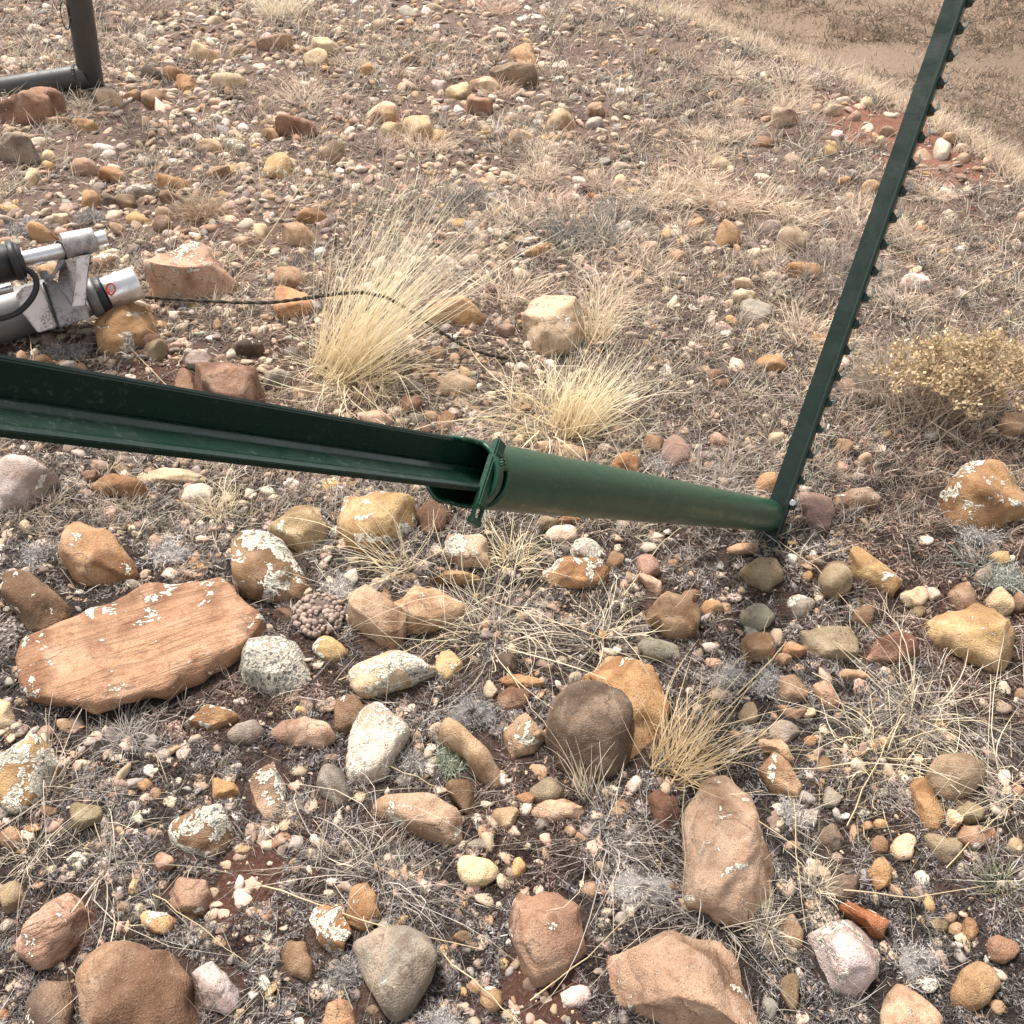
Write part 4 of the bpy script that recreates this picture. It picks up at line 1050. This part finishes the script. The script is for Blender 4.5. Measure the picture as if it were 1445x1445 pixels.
for pts, w0, lab in (
    ([(370, 1250), (440, 1272), (520, 1302), (682, 1340)], .0030, 'long straw stem lying from the bare red soil across the smooth grey rock'),
    ([(215, 1262), (285, 1310), (350, 1360)], .0022, 'straw stem lying across the bare red soil'),
    ([(625, 1345), (680, 1395), (735, 1445)], .0030, 'straw stem slanting down right of the smooth grey rock'),
    ([(748, 1412), (830, 1350), (925, 1250)], .0026, 'straw stem resting across the red-brown three-cornered rock'),
    ([(715, 940), (750, 1000), (782, 1035)], .0024, 'straw stem beside the pinkish coarse-grained stone'),
    ([(820, 960), (900, 1010), (1000, 1060)], .0022, 'straw stem lying across the dark round boulder'),
    ([(800, 985), (812, 1050), (822, 1095)], .0022, 'short stem standing before the dark round boulder'),
    ([(852, 1000), (846, 1050), (838, 1100)], .0016, 'grey stem standing before the dark round boulder'),
    ([(500, 1050), (570, 1090), (640, 1120)], .0024, 'straw stem across the pinkish-tan lichen-topped cobble'),
    ([(0, 830), (110, 800), (180, 790)], .0, ''),
    ([(970, 975), (966, 1120), (962, 1290)], .0022, 'long straw stem leaning on the tall pitted boulder'),
    ([(1120, 1130), (1126, 1230), (1138, 1315)], .0020, 'dark straw stem right of the tall pitted boulder'),
    ([(1190, 1256), (1290, 1268), (1390, 1250)], .0030, 'straw stem lying behind the plain orange-tan faceted stone'),
    ([(1195, 1165), (1240, 1070), (1270, 1005)], .0034, 'thick straw stem rising left of the olive round cobble'),
    ([(1335, 1225), (1410, 1150), (1445, 1120)], .0026, 'straw stem across the tan stone by the olive one'),
    ([(1050, 965), (1090, 915), (1150, 860)], .0, ''),
    ([(880, 840), (930, 770), (960, 745)], .0030, 'straw stem under the right half of the pipe'),
    ([(700, 850), (850, 900), (905, 865)], .0026, 'straw stem bent beside the orange-tan cobble below the pipe'),
    ([(540, 965), (640, 900), (700, 775)], .0026, 'straw stem crossing the sprawling dry tuft'),
    ([(480, 850), (600, 790), (690, 745)], .0034, 'thick straw stem running up to the sleeve tab'),
    ([(478, 960), (600, 905), (660, 890)], .0026, 'straw stem across the pink pitted stone'),
    ([(170, 475), (230, 540), (255, 560)], .0028, 'pale straw stem from the rock under the steel cylinder'),
    ([(40, 470), (46, 500), (48, 525)], .0030, 'short upright straw stem in front of the tool clamp'),
    ([(275, 560), (330, 530), (365, 512)], .0030, 'straw stem leaning across the reddish-brown block'),
    ([(330, 395), (380, 330), (440, 240)], .0040, 'long straw stem leaning behind the large pinkish-tan rock'),
    ([(345, 345), (420, 380), (470, 360)], .0030, 'straw stem lying left of the tallest straw clump'),
    ([(1170, 865), (1080, 830), (1240, 790)], .0, ''),
    ([(1000, 880), (1035, 925), (1075, 890)], .0, ''),
    ([(1030, 945), (1075, 900), (1085, 870)], .0034, 'thick straw stem standing by the round tan stone'),
    ([(1040, 980), (1090, 930), (1110, 905)], .0034, 'thick straw stem next to the white lichen cushion'),
    ([(1095, 760), (1150, 800), (1240, 900)], .0022, 'bent straw stem in front of the studded post'),
    ([(1150, 790), (1190, 775), (1215, 765)], .0024, 'short straw stem right of the studded post foot'),
    ([(1355, 420), (1400, 390), (1445, 370)], .0040, 'pale straw stem right of the studded post'),
    ([(690, 640), (640, 600), (590, 570)], .0, '')):
    if w0: stem(pts, w0, lab, None)

# ------------------------------------------------------------------ steel things
def frame_of(axis_, hint):
    u = nrm(axis_); a = np.asarray(hint, float); a = nrm(a - u * (a @ u)); return u, a, np.cross(u, a)
def prism(profile, p0, p1, a, b, mat, name, parent, bevel=0.0):
    """extrude a closed 2-D profile given along axes a, b from p0 to p1; coordinates relative to the parent"""
    org = np.array(parent.location) if parent else np.zeros(3)
    bm = bmesh.new(); r0 = [bm.verts.new(Vector(p0 - org + a * q[0] + b * q[1])) for q in profile]; r1 = [bm.verts.new(Vector(p1 - org + a * q[0] + b * q[1])) for q in profile]
    n = len(profile)
    for i in range(n): bm.faces.new((r0[i], r0[(i + 1) % n], r1[(i + 1) % n], r1[i]))
    bm.faces.new(r0[::-1]); bm.faces.new(r1)
    bmesh.ops.recalc_face_normals(bm, faces=bm.faces)
    if bevel: bmesh.ops.bevel(bm, geom=[e for e in bm.edges], offset=bevel, segments=2, affect='EDGES', clamp_overlap=True)
    m = bpy.data.meshes.new(name); bm.to_mesh(m); bm.free(); m.materials.append(mat)
    for p in m.polygons: p.use_smooth = False
    return obj(name, m, parent)
def tube(path, r, mat, name, parent, seg=20, cap=True, wall=None, rough=0.0):
    org = np.array(parent.location) if parent else np.zeros(3)
    P = np.array(path, float); n = len(P); rr = np.full(n, r) if np.isscalar(r) else np.array(r)
    T = np.gradient(P, axis=0); T /= np.linalg.norm(T, axis=1, keepdims=True)
    u = np.array([0, 0, 1.]) if abs(T[0][2]) < .9 else np.array([1., 0, 0]); rings = []
    s1 = nrm(np.cross(T[0], u))
    for i in range(n):
        s1 = nrm(s1 - T[i] * (s1 @ T[i])); s2 = np.cross(T[i], s1)
        a = np.linspace(0, 2 * math.pi, seg, endpoint=False)
        rings.append(P[i] + rr[i] * (np.cos(a)[:, None] * s1 + np.sin(a)[:, None] * s2))
    V = np.concatenate(rings) - org; F = []
    for i in range(n - 1):
        for j in range(seg): F.append((i * seg + j, i * seg + (j + 1) % seg, (i + 1) * seg + (j + 1) % seg, (i + 1) * seg + j))
    m = bpy.data.meshes.new(name); faces = list(F)
    if cap: faces += [tuple(range(seg))[::-1], tuple(range((n - 1) * seg, n * seg))]
    m.from_pydata([tuple(v) for v in V], [], faces); m.update()
    for p in m.polygons: p.use_smooth = len(p.vertices) == 4
    m.materials.append(mat)
    return obj(name, m, parent)
def cyl(p0, p1, r, mat, name, parent, seg=28, ch=0.12):
    p0, p1 = np.asarray(p0), np.asarray(p1); d = p1 - p0; k = min(r * ch / np.linalg.norm(d), .2)
    return tube([p0, p0 + d * k * .3, p0 + d * k, p1 - d * k, p1 - d * k * .3, p1], [r * (1 - ch), r * (1 - ch * .25), r, r, r * (1 - ch * .25), r * (1 - ch)], mat, name, parent, seg)
def blobs(pts, r, mat, name, parent):
    org = np.array(parent.location); V0, F0 = ico(2); n = len(pts)
    v = V0[None] * (r * rng.uniform(.7, 1.2, (n, 1, 1))) * rng.uniform(.8, 1.25, (n, 1, 3)) + (np.array(pts) - org)[:, None]
    return obj(name, mesh_np(name, v.reshape(-1, 3), (F0[None] + (np.arange(n) * len(V0))[:, None, None]).reshape(-1, 3), None, True, mat), parent)

# studded fence post driven into the ground
b0 = ground(1092, 768); Lp = 1.06
best = min(np.linspace(.7, 1.8, 600), key=lambda z_: abs(np.linalg.norm(at(1351, 30, z_) - b0) - Lp) + (10 if at(1351, 30, z_)[1] < b0[1] - .6 else 0))
top = at(1351, 30, best); u = nrm(top - b0)
post = tag(empty('studded_fence_post', b0), 'dark green steel fence post with a row of studs driven into the ground', 'fence post')
_, ar, _ = frame_of(u, CR); back = np.cross(ar, u); toc = back if back @ (CAMP - b0) > 0 else -back
an = RAD(24); a_ = ar * math.cos(an) + toc * math.sin(an); b_ = -ar * math.sin(an) + toc * math.cos(an)
p0 = b0 - u * .12; p1 = b0 + u * 1.32
prism([(-.036, -.0028), (-.002, -.0034), (-.002, .0034), (-.036, .0028)], p0, p1, a_, b_, M_DGREEN, 'web', post, .0012)
fl = prism([(0, -.018), (.0045, -.0165), (.006, -.006), (.006, .006), (.0045, .0165), (0, .018), (-.003, .016), (-.003, -.016)], p0, p1, a_, b_, M_DGREEN, 'flange', post, .0008)
org = Vector(b0)
def stud_mesh():
    bm = bmesh.new(); pr = [(0, 0), (.003, .0105), (.010, .010), (.019, 0)]
    r = [[bm.verts.new(Vector(u * q[0] + a_ * q[1] + b_ * s * (.009 if k in (0, 3) else .006))) for k, q in enumerate(pr)] for s in (-1, 1)]
    for i in range(4): bm.faces.new((r[0][i], r[0][(i + 1) % 4], r[1][(i + 1) % 4], r[1][i]))
    bm.faces.new(r[0][::-1]); bm.faces.new(r[1]); bmesh.ops.recalc_face_normals(bm, faces=bm.faces)
    bmesh.ops.bevel(bm, geom=list(bm.edges), offset=.001, segments=2, affect='EDGES')
    m = bpy.data.meshes.new('stud'); bm.to_mesh(m); bm.free(); m.materials.append(M_DGREEN); return m
sm = stud_mesh()
pl = [np.array([0, 0, 0.]) + u * .009 + a_ * .0095, u * .015 + a_ * .0135, u * .023 + a_ * .0135, u * .031 + a_ * .0105]
lug0 = tube(pl, [.0022, .0022, .0019, .0012], M_LUG, 'lug', None, 8); lm_ = lug0.data; bpy.data.objects.remove(lug0)
for k in range(24):
    o = obj('stud', sm, post); o.location = Vector(u * (.02 + k * .0535) + a_ * .0058)
    l = obj('lug', lm_, o)

# sleeve pipe and the rail pushed into it
PR = at(1092, 727, 1.0); h_ = ray(1092, 727); PR = CAMP + h_ * ((CAM_H - .045 - float(b0[2])) / -h_[2]); PR = PR - CR * .012
PL = at(662, 668, .81)
Rp = .0322; K = .64
ax = nrm(PL - PR); Ls = float(np.linalg.norm(PL - PR))
_, e1, _ = frame_of(ax, CU); e2 = np.cross(ax, e1); e2 = e2 if e2 @ (CAMP - PL) > 0 else -e2
# turn so that e2 looks exactly at the camera
vc = CAMP - (PR + PL) / 2; vc = nrm(vc - ax * (vc @ ax)); e2 = vc; e1 = np.cross(e2, ax); e1 = e1 if e1 @ CU > 0 else -e1
sleeve = tag(empty('pipe_sleeve', PR), 'green steel pipe sleeve with slotted tab butting against the studded fence post', 'pipe')
seg = 56; ss = np.concatenate([np.linspace(0, Ls - .024, 20), np.linspace(Ls - .024, Ls + .026, 22)[1:]])
th = np.linspace(0, 2 * math.pi, seg, endpoint=False)
def ring_pt(s, t, r): return PR + ax * s + r * (math.cos(t) * e1 + math.sin(t) * e2)
bm = bmesh.new(); G = [[bm.verts.new(Vector(ring_pt(s, t, Rp * (1 + .006 * math.sin(9 * s + 2 * t))) - PR)) for t in th] for s in ss]
for i in range(len(ss) - 1):
    sm_ = (ss[i] + ss[i + 1]) / 2
    for j in range(seg):
        t = th[j] + math.pi / seg; dg = math.degrees(t) % 360
        if sm_ > Ls + .001 and 22 < dg < 168: continue
        if sm_ > Ls + .001 + .026 * abs(math.sin(t)) and 10 < dg < 200: continue
        if Ls - .017 < sm_ < Ls - .007 and 78 < dg < 158: continue
        bm.faces.new((G[i][j], G[i][(j + 1) % seg], G[i + 1][(j + 1) % seg], G[i + 1][j]))
bmesh.ops.delete(bm, geom=[v for v in bm.verts if not v.link_faces], context='VERTS')
bmesh.ops.recalc_face_normals(bm, faces=bm.faces)
m = bpy.data.meshes.new('pipe'); bm.to_mesh(m); bm.free(); m.materials.append(M_GREEN)
for p in m.polygons: p.use_smooth = True
po = obj('pipe', m, sleeve); md = po.modifiers.new('wall', 'SOLIDIFY'); md.thickness = .0040; md.offset = -1
# front bar with the slotted tab
lt = nrm(-e1 + ax * .33); wt = nrm(ax - lt * (ax @ lt)); nb_ = np.cross(lt, wt); nb_ = nb_ if nb_ @ e2 > 0 else -nb_
c0 = PL + ax * .001 + e2 * (Rp - .010)
def box(c, du, dv, dw, U, Vv, Wv, mat, name, parent, bev=.0015):
    return prism([(-du, -dv), (du, -dv), (du, dv), (-du, dv)], c - Wv * dw, c + Wv * dw, U, Vv, mat, name, parent, bev)
box(c0 - lt * .002, .0075, .0036, .033, wt, nb_, lt, M_GREEN, 'strap', sleeve)
tb = c0 + lt * .0355
for dx_, dl, hw, hl in ((-.0062, 0, .0016, .0072), (.0062, 0, .0016, .0072)): box(tb + wt * dx_ + lt * dl, hw, .0018, hl, wt, nb_, lt, M_GREEN, 'slotted_tab', sleeve, .0005)
box(tb + lt * .0085, .0078, .0034, .0028, wt, nb_, lt, M_GREEN, 'slotted_tab', sleeve, .0005)
box(PL + ax * .016 + e1 * (Rp * .80) - e2 * .008, .019, .002, .0026, nrm(ax - e2 * .3), e1, np.cross(nrm(ax - e2 * .3), e1), M_GREEN, 'brace_bar', sleeve)
wp = [PL - ax * (.002 + .012 * q) + (Rp + .0005) * (math.cos(tq) * e1 + math.sin(tq) * e2) for q, tq in [(rng.uniform(0, 1), RAD(rng.uniform(35, 72))) for _ in range(22)]]
blobs(wp, .0014, M_GREEN, 'weld_bead', sleeve)
# foot clip and bolt at the post
cyl(PR - ax * .008 - e1 * .018 + e2 * .010, PR - ax * .008 - e1 * .018 - e2 * .014, .010, M_GREEN, 'foot_clip', sleeve, 12)
bp = at(1120, 710, float((PR - CAMP) @ CF) - .01)
cyl(bp - ax * -.012 , bp - ax * .016, .0065, M_STEEL, 'bolt', sleeve, 6)
# rail: a T section, flange upright, stem towards the viewer
rail = tag(empty('fence_rail', PL), 'dark green T-section steel rail sloping up from the pipe sleeve', 'rail')
q0 = PL - ax * .022; q1 = at(0, 577, .500); rax = nrm(q1 - PL); q2 = q1 + rax * .30
_, f1, _ = frame_of(rax, e1); f2 = np.cross(rax, f1); f2 = f2 if f2 @ (CAMP - PL) > 0 else -f2
an = RAD(28); fd = f1 * math.cos(an) + f2 * math.sin(an); sd = -f1 * math.sin(an) + f2 * math.cos(an)
sh = -sd * .008 + fd * .001
def sc2(L_): return [(a * .62, b * .62) for a, b in L_]
prism(sc2([(-.030, -.006), (.042, -.006), (.0455, -.003), (.042, .0005), (.008, .0015), (-.008, .0015), (-.030, .0005)]), q0 + sh, q2 + sh, fd, sd, M_RAIL, 'flange', rail, .0008)
prism(sc2([(.0055, .002), (.0075, .012), (.0040, .020), (.0032, .046), (.0050, .054), (.0030, .060), (-.0045, .060), (-.0060, .054), (-.0042, .046), (-.0050, .012), (-.0055, .002)]), q0 + sh, q2 + sh, fd, sd, M_RAIL, 'stem', rail, .0005)

# grey pipe frame standing at the back
g0 = ground(128, 128); dz0 = float((g0 - CAMP) @ CF); kp = dz0 / FPX
gate = tag(empty('pipe_stand', g0), 'dark grey welded pipe stand corner standing on the gravel', 'pipe stand')
f_ = at(128, 110, dz0 - .02); t_ = at(110, -8, dz0 - .30); ud = nrm(t_ - f_)
cyl(f_ - ud * .045, f_ + ud * 1.0, 16.2 * kp, M_PIPE, 'upright', gate, 32, .06)
r0 = f_ + ud * .02 + np.array([0, -.02, 0]); r1 = at(-60, 136, dz0 - .03)
cyl(r0, r0 + (r1 - r0) * 1.7, 14.6 * kp, M_PIPE, 'rail', gate, 32, .04)
rd = nrm(r1 - r0)
blobs([r0 + rd * (14.0 * kp) + 14.4 * kp * (math.cos(q) * np.cross(rd, nrm(np.cross(rd, ud))) + math.sin(q) * nrm(np.cross(rd, ud))) for q in np.linspace(0, 6.28, 26)], .0075, M_PIPE, 'weld_bead', gate)
cc = at(92, 22, dz0 - .27); lp = [cc + np.array([.016 * math.cos(q) , 0, 0]) + ud * (.055 * math.sin(q)) for q in np.linspace(0, 6.1, 22)]
tube(lp, .0022, M_PIPE, 'wire_loop', gate, 8)

# post driver lying on the stones
ts = 5.558
def tp(x, y, z_): return at(x / ts, 290 + y / ts, z_)
DZ = 2.27; ku = DZ / FPX / ts            # metres per crop pixel at that distance
tool = tag(empty('post_driver', tp(450, 900, DZ)), 'silver metal post driver with steel rod, black grip and black hose', 'tool')
cyl(tp(-260, 520, 2.06), tp(505, 348, 2.14), 54 * ku, M_STEEL, 'upper_rod', tool)
cyl(tp(478, 352, 2.135), tp(500, 346, 2.14), 72 * ku, M_RUBBER, 'seal_ring', tool)
cyl(tp(496, 318, 2.13), tp(752, 268, 2.16), 92 * ku, M_CAST, 'boss', tool)
cyl(tp(740, 272, 2.16), tp(835, 250, 2.17), 56 * ku, M_STEEL, 'rod_nut', tool, 6, .06)
cyl(tp(-300, 510, 2.03), tp(165, 430, 2.10), 128 * ku, M_RUBBER, 'grip', tool)
cyl(tp(95, 440, 2.075), tp(150, 430, 2.08), 140 * ku, M_RUBBER, 'grip_strap', tool)
cyl(tp(-300, 740, 2.12), tp(95, 640, 2.17), 36 * ku, M_STEEL, 'lower_rod', tool)
# main barrel, split clamp and rib plates
cyl(tp(-500, 1030, 2.22), tp(420, 760, 2.34), 190 * ku, M_BARREL, 'barrel', tool, 40, .04)
def plate(pts, z0, z1, mat, name, bev=.003):
    org = np.array(tool.location); bm = bmesh.new(); n = len(pts)
    A = [bm.verts.new(Vector(tp(x, y, z0) - org)) for x, y in pts]; B = [bm.verts.new(Vector(tp(x, y, z1) - org)) for x, y in pts]
    for i in range(n): bm.faces.new((A[i], A[(i + 1) % n], B[(i + 1) % n], B[i]))
    bm.faces.new(A[::-1]); bm.faces.new(B); bmesh.ops.recalc_face_normals(bm, faces=bm.faces)
    bmesh.ops.bevel(bm, geom=list(bm.edges), offset=bev, segments=2, affect='EDGES', clamp_overlap=True)
    m = bpy.data.meshes.new(name); bm.to_mesh(m); bm.free(); m.materials.append(mat); return obj(name, m, tool)
plate([(325, 605), (395, 570), (455, 600), (560, 770), (680, 775), (705, 880), (460, 962), (395, 800)], 2.19, 2.36, M_CAST, 'clamp_half')
plate([(120, 700), (180, 640), (318, 608), (388, 800), (450, 955), (300, 1000), (180, 850)], 2.195, 2.36, M_CAST, 'clamp_half')
plate([(330, 606), (350, 602), (470, 955), (452, 960)], 2.186, 2.3, M_RUBBER, 'clamp_gap_shade', .001)  # solid dark strip standing in for the shade in the clamp's split
plate([(590, 400), (720, 380), (690, 560), (675, 790), (565, 800), (600, 560)], 2.12, 2.16, M_CAST, 'rib')
plate([(470, 400), (520, 430), (450, 530), (400, 600), (340, 600), (420, 520)], 2.14, 2.19, M_CAST, 'rib')
plate([(480, 420), (620, 420), (610, 560), (570, 780), (450, 620)], 2.18, 2.22, M_CAST, 'rib')
plate([(300, 520), (370, 505), (395, 560), (330, 585)], 2.13, 2.18, M_STEEL, 'clamp_bolt', .002)
cyl(tp(640, 752, 2.27), tp(700, 735, 2.275), 128 * ku, M_STEEL, 'bushing', tool)
cyl(tp(690, 738, 2.272), tp(775, 712, 2.28), 150 * ku, M_BARREL, 'hose_clamp', tool, 36)
for k in range(5):
    plate([(726 + k * 0, 600 + k * 16), (764, 594 + k * 16), (765, 602 + k * 16), (727, 608 + k * 16)], 2.195, 2.20, M_STEEL, 'clamp_tooth', .0004)
cyl(tp(770, 716, 2.28), tp(835, 694, 2.285), 142 * ku, M_RUBBER, 'seal_band', tool, 36)
cyl(tp(830, 696, 2.283), tp(1085, 600, 2.31), 128 * ku, M_STEEL, 'steel_cylinder', tool, 40, .10)
lx = []
for q in np.linspace(0, 6.28, 18): lx.append(tp(868 + 34 * math.cos(q), 655 + 44 * math.sin(q), 2.216))
tube(lx, .0022, M_RED, 'red_marking', tool, 8)
tube([tp(848, 640, 2.216), tp(858, 690, 2.216), tp(880, 712, 2.217)], .0022, M_RED, 'red_marking', tool, 8)
hp = np.array([(120, 470), (220, 500), (285, 560), (290, 650), (245, 740), (170, 820), (80, 870), (-60, 900), (-220, 905)], float)
ti = np.linspace(0, len(hp) - 1, 40); hs_ = np.stack([np.interp(ti, np.arange(len(hp)), hp[:, i]) for i in range(2)], -1)
for _ in range(6): hs_[1:-1] = (hs_[:-2] + 2 * hs_[1:-1] + hs_[2:]) / 4
tube([tp(q[0], q[1], 2.08 + .04 * math.sin(k / 12)) for k, q in enumerate(hs_)], 22 * ku, M_RUBBER, 'hose', tool, 12)

# cord
cpx = [(196, 419, .07), (215, 420, .06), (260, 423, .05), (330, 427, .07), (385, 427, .11), (430, 421, .15), (470, 415, .19), (510, 412, .20), (545, 419, .18), (575, 436, .13), (600, 453, .08), (625, 470, .045), (650, 486, .03), (680, 498, .02), (705, 504, .015), (725, 507, .008)]
cp = []
for a, b, h in cpx: g = ground(a, b, h); cp.append([g[0], g[1], g[2] + h])
cp = np.array(cp); ti = np.linspace(0, len(cp) - 1, 160); Q = np.stack([np.interp(ti, np.arange(len(cp)), cp[:, i]) for i in range(3)], -1)
for _ in range(8): Q[1:-1] = (Q[:-2] + 2 * Q[1:-1] + Q[2:]) / 4
cord = tag(empty('cord', Q[0]), 'dark twisted cord running from the tool through the tall straw clump', 'cord')
for ph in (0, math.pi):
    T = np.gradient(Q, axis=0); T /= np.linalg.norm(T, axis=1, keepdims=True); S1 = np.cross(T, [0, 0, 1.]); S1 /= np.linalg.norm(S1, axis=1, keepdims=True); S2 = np.cross(T, S1)
    w_ = np.arange(len(Q)) * .9 + ph
    tube(Q + .0020 * (np.cos(w_)[:, None] * S1 + np.sin(w_)[:, None] * S2), .0030, M_ROPE, 'strand', cord, 8)
